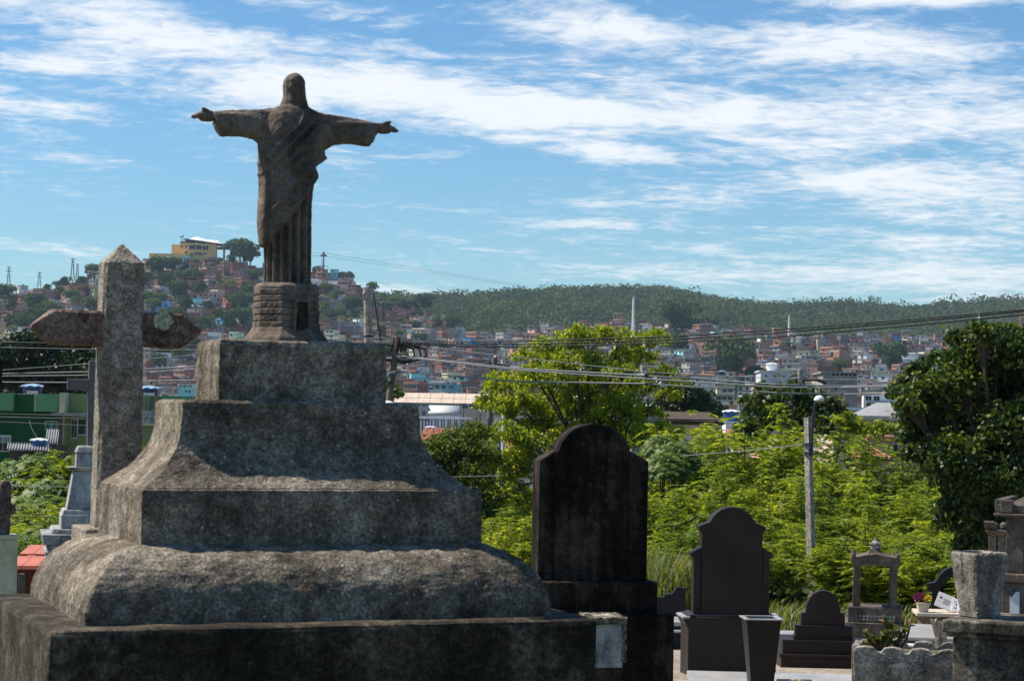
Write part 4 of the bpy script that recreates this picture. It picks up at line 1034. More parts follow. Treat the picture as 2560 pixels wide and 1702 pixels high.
def house_geo(c):
    """walls, slabs, windows, roof things of one house in its own frame (front = -y)"""
    r = random.Random(c['seed']); w, d, st = c['w'], c['d'], c['st']; walls = []; slabs = []; wins = []; z = -3.5
    for k in range(st):
        ww, dd = (w, d) if k < st - 1 or st == 1 else (w * r.uniform(.6, 1), d * r.uniform(.75, 1)); ox = r.choice((-1, 1)) * (w - ww) / 2
        z0 = z if k == 0 else k * 2.75; z1 = (k + 1) * 2.75 - .17
        walls.append((ox - ww / 2, ox + ww / 2, -dd / 2, dd / 2, z0, z1))
        e = .22 if k < st - 1 else .35
        slabs.append((ox - ww / 2 - .12, ox + ww / 2 + .12, -dd / 2 - e, dd / 2 + .1, z1, z1 + .17))
        nw = max(1, int(ww / 2.9))
        for i in range(nw):
            if r.random() < .8:
                wd = r.choice((1.0, 1.2, 1.5, 1.9)); hh = r.choice((1.0, 1.1, 1.3)); zc = k * 2.75 + 1.45
                if r.random() < .12: hh = 2.0; zc = k * 2.75 + 1.05
                wins.append((ox - ww / 2 + ww * (i + .5) / nw + r.uniform(-.2, .2), -dd / 2, zc, wd, hh, 'front'))
        if r.random() < .6: wins.append((ox - ww / 2, r.uniform(-.25, .25) * dd, k * 2.75 + 1.45, 1.1, 1.1, 'left'))
    top = (st) * 2.75; ox_, ww_ = (walls[-1][0] + walls[-1][1]) / 2, walls[-1][1] - walls[-1][0]
    extra = []
    if c['top'] < .30:                                        # parapet wall round the terrace
        x0, x1, y0, y1 = walls[-1][0], walls[-1][1], walls[-1][2], walls[-1][3]; hp = r.uniform(.6, 1.0)
        extra += [('parapet', (x0, x1, y0, y0 + .15, top, top + hp)), ('parapet', (x0, x0 + .15, y0 + .15, y1, top, top + hp)), ('parapet', (x1 - .15, x1, y0 + .15, y1, top, top + hp))]
    elif c['top'] < .52:                                      # sheet roof on posts
        x0, x1, y0, y1 = walls[-1][0], walls[-1][1], walls[-1][2], walls[-1][3]; hp = r.uniform(1.9, 2.3)
        for px_, py_ in ((x0, y0), (x1 - .2, y0), (x0, y1 - .2), (x1 - .2, y1 - .2)): extra.append(('post', (px_, px_ + .2, py_, py_ + .2, top, top + hp)))
        extra.append(('sheet_roof', (x0 - .3, x1 + .3, y0 - .5, y1 + .2, top + hp, top + hp + .12)))
    return walls, slabs, wins, extra
ROOFM = ['sheet_roof', 'sheet_roof', 'white_sheet', 'white_sheet', 'clay_tile', 'tank_lid']
ORD = ['', 'second', 'third', 'fourth', 'fifth', 'sixth', 'seventh', 'eighth', 'ninth', 'tenth', 'eleventh', 'twelfth']
def column_phrase(x, y):
    if x < 245: return 'left of large cross'
    if x < 620: return 'between cross and statue'
    if x < 925: return 'right of the statue'
    if x < 1040: return 'by leaning power pole'
    if x < 1230: return 'above the warehouse'
    if x < 1400: return 'left of yellow-green tree'
    if x < 1560: return 'behind yellow-green tree'
    if x < 1720: return 'right of tallest pylon'
    if x < 1900: return 'above blue-tank roof'
    if x < 2060: return 'above the street lamp'
    if x < 2250: return 'left of big tree'
    return 'behind big tree'
def row_phrase(x, y):
    if x < 1000: return 'high' if y < 740 else ('halfway up' if y < 800 else 'low')
    return 'upper' if y < 845 else ('middle' if y < 890 else 'lower')
for c in big:
    c['roofm'] = rng.choice(ROOFM)
    nm = {1: 'one-storey', 2: 'two-storey', 3: 'three-storey', 4: 'four-storey'}[c['st']]
    f = 'with tank' if c['tank'] else ('with sheet roof' if .30 <= c['top'] < .52 else '')
    colr = c['color'] if 'brick' in c['color'] or 'concrete' in c['color'] else c['color'] + ' walled'
    c['desc'] = ' '.join(q for q in (colr, nm, 'house', f) if q) + ', ' + row_phrase(c['px'], (c['pyt'] + c['pyb']) / 2) + ' ' + column_phrase(c['px'], 0)
from collections import defaultdict
grp = defaultdict(list)
for c in big: grp[c['desc']].append(c)
for ds, cs in grp.items():
    cs.sort(key=lambda c: c['px'])
    for i, c in enumerate(cs):
        if len(cs) == 1: c['label'] = ds
        elif i == 0: c['label'] = 'leftmost ' + ds
        elif i == len(cs) - 1: c['label'] = 'rightmost ' + ds
        else: c['label'] = ORD[min(i, 11)] + ' from left, ' + ds
for c in big:
    walls, slabs, wins, extra = house_geo(c)
    mb = MB()
    for b_ in walls: mb.box(*b_)
    o = link('hillside_house', mb, MATS['wall ' + c['color']], loc=(c['x'], c['y'], c['z']), rz=c['rz'])
    tag(o, c['label'], 'house', 'houses on the hillsides')
    for i, b_ in enumerate(slabs): link('roof' if i == len(slabs) - 1 else 'floor_slab', MB().box(*b_), MATS['house_concrete'], o)
    for (x, y, z, ww, hh, fc) in wins: window(o, x, y, z, ww, hh, fc)
    for nm, b_ in extra: link(nm, MB().box(*b_), MATS[c['roofm']] if nm == 'sheet_roof' else MATS['wall ' + c['color']], o)
    if c['tank']:
        q = bpy.data.objects.new('water_tank', tank_mesh('house_tank', .8, .95)); COL.objects.link(q); q.parent = o
        q.location = ((walls[-1][0] + walls[-1][1]) / 2, .5, c['st'] * 2.75 + .002 + (2.5 if .30 <= c['top'] < .52 else 0))
# the houses too far or too hidden to tell apart: one mass
mats_rest = sorted(WALLS); MI = {k: i for i, k in enumerate(mats_rest)}
mb = MB(); iw = len(mats_rest); ic = iw + 1; isr = iw + 2; iws = iw + 3; itk = iw + 4
for c in rest:
    s_ = MB(); walls, slabs, wins, extra = house_geo(c)
    for b_ in walls: s_.box(*b_, mi=MI[c['color']])
    for b_ in slabs: s_.box(*b_, mi=ic)
    for (x, y, z, ww, hh, fc) in wins:
        if fc == 'front': s_.box(x - ww / 2, x + ww / 2, y - .05, y + .02, z - hh / 2, z + hh / 2, iw)
        else: s_.box(x - .05, x + .02, y - ww / 2, y + ww / 2, z - hh / 2, z + hh / 2, iw)
    rm = rng.choice((isr, iws, iws, isr))
    for nm, b_ in extra: s_.box(*b_, mi=rm if nm == 'sheet_roof' else MI[c['color']])
    if c['tank']: s_.lathe([(.6, c['st'] * 2.75), (.75, c['st'] * 2.75 + .9), (.2, c['st'] * 2.75 + 1.1)], 8, .3, .2, mi=itk)
    M_ = Matrix.Translation((c['x'], c['y'], c['z'])) @ Matrix.Rotation(c['rz'], 4, 'Z')
    s_.xform(M_); mb.add(s_.v, s_.f); mb.m[-len(s_.m):] = s_.m
o = link('distant_houses', mb, [MATS['wall ' + k] for k in mats_rest] + [MATS['window_dark'], MATS['house_concrete'], MATS['sheet_roof'], MATS['white_sheet'], MATS['blue_plastic']])
tag(o, 'dense mass of small brick houses covering the far hillsides', 'houses', None, 'stuff')

# ------------------------------------------------------------------ far trees
def crown_np(seed, rx, rz, n, leafs, lobes=9, flat=.0):
    r = np.random.default_rng(seed); C_ = []; Rr = []
    for k in range(lobes):
        a_ = r.uniform(0, 6.28); q = r.uniform(.15, .72); e = r.uniform(-.35, .75)
        C_.append((rx * q * math.cos(a_), rx * q * math.sin(a_), rz * e)); Rr.append(r.uniform(.32, .52) * rx)
    C_ = np.array(C_); Rr = np.array(Rr)
    k = r.integers(0, lobes, n); d = r.normal(0, 1, (n, 3)); d[:, 2] = np.abs(d[:, 2]) * 1.0 - .35; d /= np.linalg.norm(d, axis=1)[:, None]
    p = C_[k] + d * (Rr[k] * r.uniform(.82, 1.08, n))[:, None] * np.array([1, 1, .8])
    t_ = r.normal(0, 1, (n, 3)); t_ -= d * (t_ * d).sum(1)[:, None] * .75
    return leaves(p, t_, leafs, seed, .5)
def make_far_tree(nm, seed, rx, rz, n, ls, mat, hgt, lobes=9):
    cm = np_mesh(nm + '_crown', *crown_np(seed, rx, rz, n, ls, lobes)); cm.transform(Matrix.Translation((0, 0, hgt))); cm.materials.append(MATS[mat])
    tm = MB().tube([(0, 0, -2), (rx * .03, 0, hgt * .5), (rx * .05, .1, hgt + rz * .2)], [rx * .07, rx * .055, rx * .03], 7).mesh(nm + '_trunk'); tm.materials.append(MATS['bark'])
    return cm, tm
FT = [make_far_tree('tree%d' % i, 20 + i, rx, rz, n, ls, mt, hg, lb) for i, (rx, rz, n, ls, mt, hg, lb) in enumerate((
    (4.2, 3.6, 1500, .62, 'leaf_far_a', 4.6, 11), (3.4, 3.8, 1200, .58, 'leaf_far_b', 4.6, 9), (5.2, 4.2, 1900, .70, 'leaf_far_a', 5.2, 13), (3.2, 2.6, 1000, .55, 'leaf_far_c', 3.4, 8), (4.6, 3.4, 1500, .62, 'leaf_far_b', 4.0, 11)))]
def far_tree(x, y, k, sc, label, z=None, group='trees among the hillside houses', rz=None, name='hillside_tree'):
    z = terr(x, y) if z is None else z
    t_ = thing(name, label, 'tree', (x, y, z), rng.uniform(0, 6.28) if rz is None else rz, group); t_.scale = (sc, sc, sc * rng.uniform(.85, 1.15))
    for nm, me in zip(('crown', 'trunk'), FT[k]):
        q = bpy.data.objects.new(nm, me); COL.objects.link(q); q.parent = t_
    return t_
def at_px(px, py, lo=880, hi=1560, f=None):
    """first point of the hillside seen through a pixel"""
    d = ray(px, py)
    for D in np.arange(lo, hi, 2.0):
        p = EYE + d * D / d[1]
        if p[2] <= (f or terr)(p[0], p[1]): return p
    return EYE + d * hi / d[1]
trees = []
TR = random.Random(77)
# clusters read off the photograph: (x, y of foot, kind, scale)
for px_, py_, k, sc in ((600, 668, 2, 2.3), (575, 672, 0, 1.4), (625, 672, 2, 1.7), (548, 672, 0, 1.2), (395, 705, 2, 1.9), (370, 720, 0, 1.6), (430, 690, 2, 1.5), (460, 688, 0, 1.2), (415, 735, 2, 1.6), (500, 745, 0, 1.5), (480, 728, 2, 1.7),
                         (445, 760, 2, 1.8), (465, 790, 0, 1.5), (385, 790, 4, 1.6), (365, 770, 4, 1.5), (410, 815, 1, 1.5), (600, 800, 2, 2.0), (585, 770, 0, 1.5), (630, 765, 2, 1.6), (570, 735, 3, 1.9), (545, 728, 3, 1.3), (530, 690, 0, 1.2), (515, 800, 0, 1.5),
                         (545, 820, 1, 1.4), (610, 835, 2, 2.0), (575, 840, 0, 1.8), (440, 830, 2, 1.5), (500, 850, 0, 1.3), (165, 712, 0, 1.5), (150, 715, 2, 1.3), (120, 725, 0, 1.2), (232, 700, 2, 1.7), (245, 712, 0, 1.4), (205, 716, 0, 1.2), (10, 765, 2, 1.8), (25, 790, 0, 1.5), (90, 790, 2, 1.7),
                         (105, 830, 2, 1.9), (75, 815, 0, 1.5), (130, 800, 4, 1.5), (30, 840, 0, 1.6), (60, 850, 2, 1.5), (180, 770, 4, 1.6), (210, 755, 0, 1.4), (225, 790, 4, 1.6), (20, 730, 0, 1.1), (60, 735, 4, 1.0), (790, 694, 0, 1.3), (870, 702, 0, 1.5), (855, 706, 2, 1.0), (815, 745, 4, 1.5),
                         (840, 760, 4, 1.4), (800, 790, 1, 1.5), (880, 790, 2, 1.6), (930, 735, 4, 1.2), (935, 790, 0, 1.6), (965, 790, 0, 1.5), (950, 770, 4, 1.4), (990, 775, 4, 1.5), (1010, 790, 2, 1.4), (1035, 785, 0, 1.5), (1060, 790, 2, 1.7), (1045, 805, 0, 1.3), (830, 815, 2, 1.4), (885, 805, 0, 1.3), (1040, 835, 0, 1.3),
                         (810, 835, 4, 1.4), (955, 840, 0, 1.0), (1000, 850, 4, 1.0), (1090, 835, 0, 1.5), (1130, 835, 2, 1.5), (1170, 830, 0, 1.4), (1210, 830, 4, 1.5), (1130, 870, 0, .9), (970, 925, 2, 1.7), (1005, 930, 0, 1.5), (950, 915, 0, 1.5), (1000, 890, 4, 1.0), (420, 905, 2, 1.6), (395, 930, 0, 1.5), (450, 915, 4, 1.4), (480, 890, 0, 1.4)):
    p = at_px(px_, py_); trees.append((p[0], p[1], k, sc * (.9 if sc < 2.2 else 1.05), px_, py_))
for _ in range(34):
    px_, py_ = TR.choice(((TR.uniform(350, 640), TR.uniform(690, 900)), (TR.uniform(0, 230), TR.uniform(735, 850)), (TR.uniform(780, 1060), TR.uniform(710, 880))))
    p = at_px(px_, py_); trees.append((p[0], p[1], TR.choice((0, 0, 1, 2, 4, 4, 3)), TR.uniform(.7, 1.3), px_, py_))
tl = defaultdict(list)
KN = ['dark round', 'mid green upright', 'dark spreading', 'bright yellowish', 'mid green bushy']
for t_ in trees:
    sz = 'small ' if t_[3] < .9 else ('large ' if t_[3] > 1.7 else '')
    tl[sz + KN[t_[2]] + ' tree, ' + row_phrase(t_[4], t_[5]) + ' on hillside ' + column_phrase(t_[4], 0)].append(t_)
for ds, ts in tl.items():
    ts.sort(key=lambda t_: t_[4])
    for i, t_ in enumerate(ts):
        lb = ds if len(ts) == 1 else ('leftmost ' + ds if i == 0 else ('rightmost ' + ds if i == len(ts) - 1 else ORD[min(i, 11)] + ' from left, ' + ds))
        far_tree(t_[0], t_[1], t_[2], t_[3], lb)
# domed trees between the lower houses
for px_, py_, D, k, sc, lb in ((1840, 975, 420, 2, 2.0, 'big dark domed tree among the houses above the blue-tank roof'), (1882, 975, 430, 0, 1.3, 'dark tree joined to the right of the big domed tree'), (1805, 990, 400, 4, 1.1, 'small green tree under the big domed tree'),
                               (1695, 905, 800, 0, 1.6, 'dark tree right of the yellow-green tree top'), (1690, 860, 1150, 2, 1.6, 'dark tree between upper houses right of tallest white pylon'), (2225, 945, 520, 2, 1.3, 'round dark tree left of the big dark tree'), (2290, 960, 300, 4, .8, 'small green tree below the round dark tree'),
                               (1745, 805, 1450, 2, 1.4, 'dark tree at the skyline of houses right of tallest pylon'), (2100, 945, 560, 4, .9, 'small tree beside the grey building'), (1970, 900, 800, 0, .9, 'small dark tree above the street lamp')):
    p = at_px(px_, py_, 200); far_tree(p[0], p[1], k, sc * p[1] / 800, lb, name='town_tree', group='trees between the town houses')
# forest on the far hill, one mass
r_ = np.random.default_rng(42)
pts = []
for yy in np.arange(1480, 2340, 11):
    for xx in np.arange(-380, 720, 11):
        x, y = xx + r_.uniform(-4, 4), yy + r_.uniform(-4, 4); px_ = 1280 + FPX * x / y
        if px_ < 820 or px_ > 2640: continue
        z = float(hillW(x, y))
        if z < hillF(x, y) - 1 or z < hillL(x, y) - 1: continue
        pts.append((x, y, z))
pts = np.array(pts)
nl = 50; n = len(pts)
rx = r_.uniform(3.6, 8.0, n); rx[r_.random(n) < .06] *= 1.3
d = r_.normal(0, 1, (n, nl, 3)); d[:, :, 2] = np.abs(d[:, :, 2]) - .15; d /= np.linalg.norm(d, axis=2)[:, :, None]
lump = 1 + .22 * np.sin(d[:, :, 0] * 5 + r_.uniform(0, 6, n)[:, None]) * np.cos(d[:, :, 1] * 5 + r_.uniform(0, 6, n)[:, None])
c_ = pts[:, None, :] + d * (rx[:, None, None] * lump[:, :, None]) * np.array([1, 1, .85]) + np.array([0, 0, 1])[None, None, :] * (rx * .9 + r_.uniform(0, 2.0, n))[:, None, None]
t_ = r_.normal(0, 1, (n, nl, 3)); t_ -= d * (t_ * d).sum(2)[:, :, None] * .8
o = link('forest', np_mesh('forest', *leaves(c_.reshape(-1, 3), t_.reshape(-1, 3), 2.1, 9, .5)), MATS['leaf_forest'])
tag(o, 'unbroken green forest covering the far hill behind the houses', 'forest', None, 'stuff')
# low scrub on the house hill
pts = []
for _ in range(2600):
    x, y = r_.uniform(-460, 60), r_.uniform(905, 1550); z = float(hillL(x, y))
    if z < hillF(x, y): continue
    pts.append((x, y, z))
pts = np.array(pts); n = len(pts); nl = 14; rx = r_.uniform(.8, 2.0, n)
d = r_.normal(0, 1, (n, nl, 3)); d[:, :, 2] = np.abs(d[:, :, 2]); d /= np.linalg.norm(d, axis=2)[:, :, None]
c_ = pts[:, None, :] + d * rx[:, None, None] * np.array([1.2, 1.2, .8])
o = link('hillside_scrub', np_mesh('scrub', *leaves(c_.reshape(-1, 3), r_.normal(0, 1, (n * nl, 3)), 1.0, 10, .5)), MATS['leaf_far_b'])
tag(o, 'low green scrub growing between the hillside houses', 'scrub', None, 'stuff')

# ------------------------------------------------------------------ buildings of the middle distance
def building(name, label, x0, x1, yt, D, wall, yaw=-.1, depth=8.0, rows=(), roof='house_concrete', wmat=None, ground=None, over=.25, cat='building'):
    """box building: pixel columns x0..x1, roof row yt; rows = [(row y, height px, [(x, width px), ...])]"""
    xc = (x0 + x1) / 2; p = P(xc, yt, D); s = D / FPX; W = (x1 - x0) * s / math.cos(yaw)
    g = terr(p[0], D) if ground is None else ground
    t_ = thing(name, label, cat, (p[0], D, g), yaw); H = p[2] - g
    wm = MATS[wall] if wall in MATS else MATS['wall ' + wall]
    link('wall', MB().box(-W / 2, W / 2, 0, depth, -.5, H - .2), wm, t_)
    link('roof', MB().box(-W / 2 - over, W / 2 + over, -over, depth + over, H - .199, H), MATS[roof], t_)
    for y, hp, cols in rows:
        for x, wp in cols: window(t_, (x - xc) * s / math.cos(yaw), 0, H - (y - yt) * s, wp * s, hp * s, mat=wmat)
    return t_, W, H, s, xc
def cols(x0, x1, n, w): return [(x0 + (x1 - x0) * (i + .5) / n, w) for i in range(n)]
b, W, H, s, xc = building('white_house', 'stained white walled building with white tank above the street lamp', 1902, 1973, 926, 350, 'white', -.05, 12, [(940, 5, cols(1905, 1970, 3, 5))], 'white_sheet')
q = bpy.data.objects.new('roof_tank', tank_mesh('white_tank', 1.0, 1.1)); q.data.materials.clear(); q.data.materials.append(MATS['letter_white']); q.data.materials.append(MATS['letter_white']); COL.objects.link(q); q.parent = b; q.location = (-.4, 2, H)
building('white_house', 'low whitish building with flat roof left of the big domed tree', 1728, 1798, 937, 330, 'white', -.2, 12, [(950, 5, cols(1735, 1795, 3, 6))], 'house_concrete')
b, W, H, s, xc = building('cream_house', 'cream narrow building with small blue tank on its corner', 1793, 1838, 957, 250, 'cream', -.08, 9, [(975, 9, [(1812, 10), (1826, 10)])], 'house_concrete')
link('roof_hut', MB().box(-W / 2, -W / 2 + .9, 0.1, 1.4, H, H + .9), MATS['wall cream'], b)
q = bpy.data.objects.new('water_tank', tank_mesh('house_tank', .8, .95)); COL.objects.link(q); q.parent = b; q.location = (-W / 2 + .5, .7, H + .9); q.scale = (.5, .5, .5)
building('white_house', 'white two-storey building with four windows right of cream building', 1842, 1878, 962, 252, 'white', -.08, 9, [(972, 7, cols(1844, 1876, 2, 6)), (986, 7, cols(1844, 1876, 2, 6))])
building('terrace_house', 'long terrace building with orange and white bands above street lamp', 1900, 1992, 957, 262, 'pink', .05, 10, [(970, 6, cols(1903, 1990, 5, 8)), (984, 6, cols(1903, 1990, 5, 8))])
building('concrete_house', 'raw concrete house with dark openings below the cream building', 1786, 1836, 986, 205, 'grey concrete', -.1, 8, [(995, 9, cols(1790, 1832, 3, 11))])
t_ = Tomb('water_tank', 'white round water tank on roof right of the dark-opening house', 'water tank', 1857, 1002, 200); me = tank_mesh('white_tank', 1.0, 1.1); q = link('body', me, None, t_.t); q.scale = (.42, .42, .42)
t_.part('stand', MB().box(-.4, .4, -.4, .4, -6.5, 0), 'house_concrete', .02)
b, W, H, s, xc = building('pink_house', 'pale pink building with teal glass windows right of the street lamp', 2056, 2112, 976, 160, 'pink', -.12, 8, [(996, 11, [(2081, 10), (2099, 7)]), (1012, 9, [(2081, 10), (2099, 7)])], wmat='window_teal')
for x_, w_ in ((2063, 12),): window(b, (x_ - xc) * s, 0, H - 19 * s, w_ * s, 9 * s)
b, W, H, s, xc = building('grey_building', 'large pale grey concrete building with dark open top storey', 2058, 2143, 929, 230, 'grey concrete', -.05, 10, [(935, 9, cols(2078, 2142, 3, 19)), (957, 4, cols(2092, 2116, 3, 5))], 'sheet_roof')
b, W, H, s, xc = building('white_house', 'white house with balcony and flat roof left of the big dark tree', 2160, 2234, 974, 190, 'white', -.15, 9, [(996, 11, [(2172, 14), (2192, 14)]), (1012, 8, [(2172, 10), (2200, 12)])])
link('balcony', MB().box(-W * .4, W * .3, -.9, -.001, H - 32 * s, H - 27 * s), MATS['wall white'], b)
b, W, H, s, xc = building('turquoise_house', 'small turquoise two-storey house with white verandah between cross and pedestal', 446, 483, 960, 520, 'turquoise', -.05, 8, [(964, 6, cols(449, 481, 4, 5)), (978, 7, [(466, 4), (474, 4)])], 'white_sheet', ground=-8)
for k in range(4): link('verandah_post', MB().box(-W / 2 + W * k / 3 - .08, -W / 2 + W * k / 3 + .08, -.55, -.39, H - 9 * s, H - .2), MATS['letter_white'], b)
building('storage_shed', 'long white sheet roof over grey wall left of the blue-tank roof', 1786, 1842, 1005, 170, 'grey concrete', -.05, 9, (), 'white_sheet', over=.5, cat='shed')
building('storage_shed', 'white sheet roofed shed below the pink building', 2084, 2160, 1018, 150, 'beige', .0, 8, (), 'white_sheet', over=.4, cat='shed')
b, W, H, s, xc = building('old_house', 'weathered beige concrete house with sagging hip roof and dark opening', 2146, 2246, 1040, 112, 'beige', -.35, 7, [(1050, 9, [(2216, 16)])], 'sheet_roof', over=.4)
link('hip_roof', MB().frus(W + .8, 7.8, H + .01, W * .45, 2.4, H + .75, 0, 3.5), MATS['sheet_roof'], b)
b, W, H, s, xc = building('pink_house', 'salmon walled house under red tile eave left of the big dark tree', 2178, 2256, 1090, 84, 'pink', -.15, 5, [(1122, 24, [(2232, 22)])], 'clay_tile', over=.15)
def tile_roof(name, label, x0, x1, y0, y1, D, dD, mat='clay_tile', n=None, parent=None, roofed=True):
    """pitched roof of half-round tiles running up the slope; eave y1 at D, ridge y0 at D + dD"""
    a_, b_ = P(x0, y1, D), P(x1, y1, D); c_ = P((x0 + x1) / 2, y0, D + dD)
    W = b_[0] - a_[0]; rise = c_[2] - a_[2]; g = terr(a_[0], D)
    if g > a_[2]: g = a_[2] - 3
    t_ = thing(name, label, 'roof', ((a_[0] + b_[0]) / 2, D, g)); z0 = a_[2] - g; sl = math.hypot(rise, dD)
    nc = n or max(6, int(W / .24)); nr = max(3, int(sl / .42)); pm = bpy.data.meshes.new('tile')
    tm = MB(); r = W / nc * .62; lt = sl / nr * 1.12
    rings = [[(r * math.cos(u), v, r * .75 * math.sin(u) + (.02 if v == 0 else 0)) for u in np.linspace(math.pi, 0, 7)] + [(-r * .9 * math.cos(u) if False else r * .88 * math.cos(u), v, r * .62 * math.sin(u) + (.02 if v == 0 else 0)) for u in np.linspace(0, math.pi, 7)] for v in (0, lt)]
    tm.loft(rings); me = tm.mesh('tile'); me.materials.append(MATS[mat])
    ang = math.atan2(rise, dD)
    k = 0
    for i in range(nc):
        for j in range(nr):
            o_ = bpy.data.objects.new('tile', me); COL.objects.link(o_); o_.parent = t_
            u = j * sl / nr; o_.location = (-W / 2 + W * (i + .5) / nc, u * math.cos(ang), z0 + u * math.sin(ang) + .03); o_.rotation_euler = (ang, 0, rng.uniform(-.03, .03))
    link('roof_deck', MB().hexa([(-W / 2, 0, z0 - .1), (W / 2, 0, z0 - .1), (W / 2, dD, z0 + rise - .1), (-W / 2, dD, z0 + rise - .1)], [(-W / 2, 0, z0), (W / 2, 0, z0), (W / 2, dD, z0 + rise), (-W / 2, dD, z0 + rise)]), MATS[mat], t_)
    link('wall', MB().box(-W / 2 + .15, W / 2 - .15, .15, dD, -.3, z0 - .101), MATS['wall beige'], t_)
    return t_
tile_roof('tiled_house', 'orange tile roof in the gap left of the yellow-green tree trunk', 1258, 1300, 1098, 1136, 66, 5)
tile_roof('tiled_house', 'orange tile roof just right of the monument behind shrubs', 1042, 1130, 1078, 1112, 75, 6)
tile_roof('tiled_house', 'orange tile roof below the salmon walled house', 2150, 2236, 1124, 1150, 68, 4)
tile_roof('tiled_house', 'small orange tile roof under the blue water tank', 1845, 1880, 1078, 1102, 75, 4)
b, W, H, s, xc = building('beige_house', 'beige house with long dark tiled eave left of blue water tank', 1640, 1800, 1052, 112, 'beige', .0, 7, [(1075, 14, [(1795, 9)]), (1072, 12, [(1660, 10), (1700, 12)])], 'bark', over=.2)
e_ = MB().hexa([(-W / 2 - .3, -.6, H + .02), (W / 2 - .2, -.6, H + .02), (W / 2 - .2, 3.4, H + .42), (-W / 2 - .3, 3.4, H + .42)], [(-W / 2 - .3, -.6, H + .1), (W / 2 - .2, -.6, H + .1), (W / 2 - .2, 3.4, H + .5), (-W / 2 - .3, 3.4, H + .5)])
link('eave', e_, MATS['bark'], b)
# hut and hut-topped tank
building('roof_hut', 'grey rendered roof hut with sheet cover below the old beige house', 2112, 2156, 1064, 96, 'grey concrete', -.3, 2.2, (), 'sheet_roof', over=.1, cat='hut')
def water_tank(label, x, y0, y1, D, r, hh, letters=None, stand=None, bright=False):
    t_ = Tomb('water_tank', label, 'water tank', x, y1, D)
    me = tank_mesh('tank_%d' % int(x), r, hh)
    if bright: me.materials[0] = MATS['blue_plastic']; me.materials[1] = MATS['white_sheet']
    link('body', me, None, t_.t)
    if letters:
        cu = bpy.data.curves.new('lettering', 'FONT'); cu.body = letters; cu.size = hh * .36; cu.extrude = .004; cu.align_x = 'CENTER'; cu.materials.append(MATS['steel_dark'])
        pn = t_.part('sign_panel', MB().box(-r * .52, r * .52, -.01, .0, hh * .04, hh * .42), 'letter_white'); pn.location = (r * .22, -r * .98, 0)
        tmp = bpy.data.objects.new('tmp', cu); COL.objects.link(tmp); bpy.context.view_layer.update()
        lm = bpy.data.meshes.new_from_object(tmp.evaluated_get(bpy.context.evaluated_depsgraph_get())); bpy.data.objects.remove(tmp)
        to = bpy.data.objects.new('lettering', lm); COL.objects.link(to); to.parent = pn; to.location = (0, -.016, hh * .12); to.rotation_euler = (math.pi / 2, 0, 0)
        to.scale = (.92, 1, 1)
    if stand is not None: t_.part('stand', MB().box(-r * 1.2, r * 1.2, -r, r * 1.1, stand, -.001), 'house_concrete', .01)
    return t_
water_tank('navy water tank with pale lid on the dark green house roof', 81, 963, 985, 113, .57, .42, 'FORTLEV', -1.0)
water_tank('navy water tank with pale lid right of the large cross', 371, 968, 990, 113, .57, .42, 'FORTLEV', -1.0)
water_tank('bright blue water tank with white lid on a white base', 1827, 1027, 1054, 116, .47, .56, None, None, True)
t_ = Tomb('tank_base', 'white rendered roof base carrying the bright blue water tank', 'roof base', 1836, 1056, 116); t_.part('block', MB().box(-t_.w(25), t_.w(26), -.6, 1.2, -9, -.02), 'wall white', .02); t_.part('cover', MB().box(-t_.w(28), t_.w(28), -.7, 1.3, -.0195, .035), 'white_sheet', .01)
water_tank('blue water tank half hidden behind the yellow-green tree', 1610, 1022, 1040, 110, .55, .5, None, -9, True)
water_tank('small blue tank behind corrugated roof on left', 98, 1104, 1116, 82, .34, .25, None, -3, True)

# green house at the left
gh = thing('green_house', 'dark green house with light green parapet panels at far left', 'house', (P(60, 990, 110)[0], 110, -7), 0.02)
G0 = gh.location.x; s = 110 / FPX
def gx(x): return P(x, 990, 110)[0] - G0
def gzp(y): return 1.7 + (1014 - y) * s + 7
link('wall', MB().box(gx(-60), gx(530), .6, 9, -.3, gzp(1000)), MATS['green_dark'], gh)
link('wall', MB().box(gx(34), gx(88), .25, .599, gzp(1028), gzp(985)), MATS['green_dark'], gh)
link('wall', MB().box(gx(340), gx(386), .25, .599, gzp(1028), gzp(985)), MATS['green_dark'], gh)
for x0, x1 in ((-60, 34), (92, 146), (392, 530)): link('parapet_panel', MB().box(gx(x0), gx(x1), -.25, .595, gzp(1027), gzp(983)), MATS['green_light'], gh)
for x0, x1 in ((88.2, 92), (386.2, 391.8)): link('panel_return', MB().box(gx(x0) , gx(x1), -.22, .59, gzp(1027), gzp(983)), MATS['cream_wall'], gh)
link('roof', MB().box(gx(-60), gx(530), .6, 9, gzp(1000) + .002, gzp(994)), MATS['house_concrete'], gh)
window(gh, gx(125), .6, gzp(1062), 28 * s, 20 * s, mat='window_teal'); window(gh, gx(5), .6, gzp(1110), 30 * s, 34 * s)
window(gh, gx(100), .6, gzp(1104), 16 * s, 20 * s, mat='window_teal')
link('drain_pipe', MB().tube([(gx(70), .5, gzp(1049)), (gx(74), .48, gzp(1065)), (gx(84), .45, gzp(1082)), (gx(92), .45, gzp(1094))], .022, 6), MATS['letter_white'], gh)
for k in range(7): link('railing_bar', MB().box(gx(2 + k * 4), gx(2 + k * 4) + .03, .3, .33, gzp(1108), gzp(1090)), MATS['letter_white'], gh)
link('railing', MB().box(gx(0), gx(27), .28, .34, gzp(1090) + .001, gzp(1088)), MATS['letter_white'], gh)
oh = thing('olive_house', 'mould-stained olive house with flat canopy next to the dark green house', 'house', (P(190, 1000, 102)[0], 102, -7), 0.0)
O0 = oh.location.x; s = 102 / FPX
def ox_(x): return P(x, 1000, 102)[0] - O0
def oz_(y): return 1.7 + (1015 - y) * s + 7
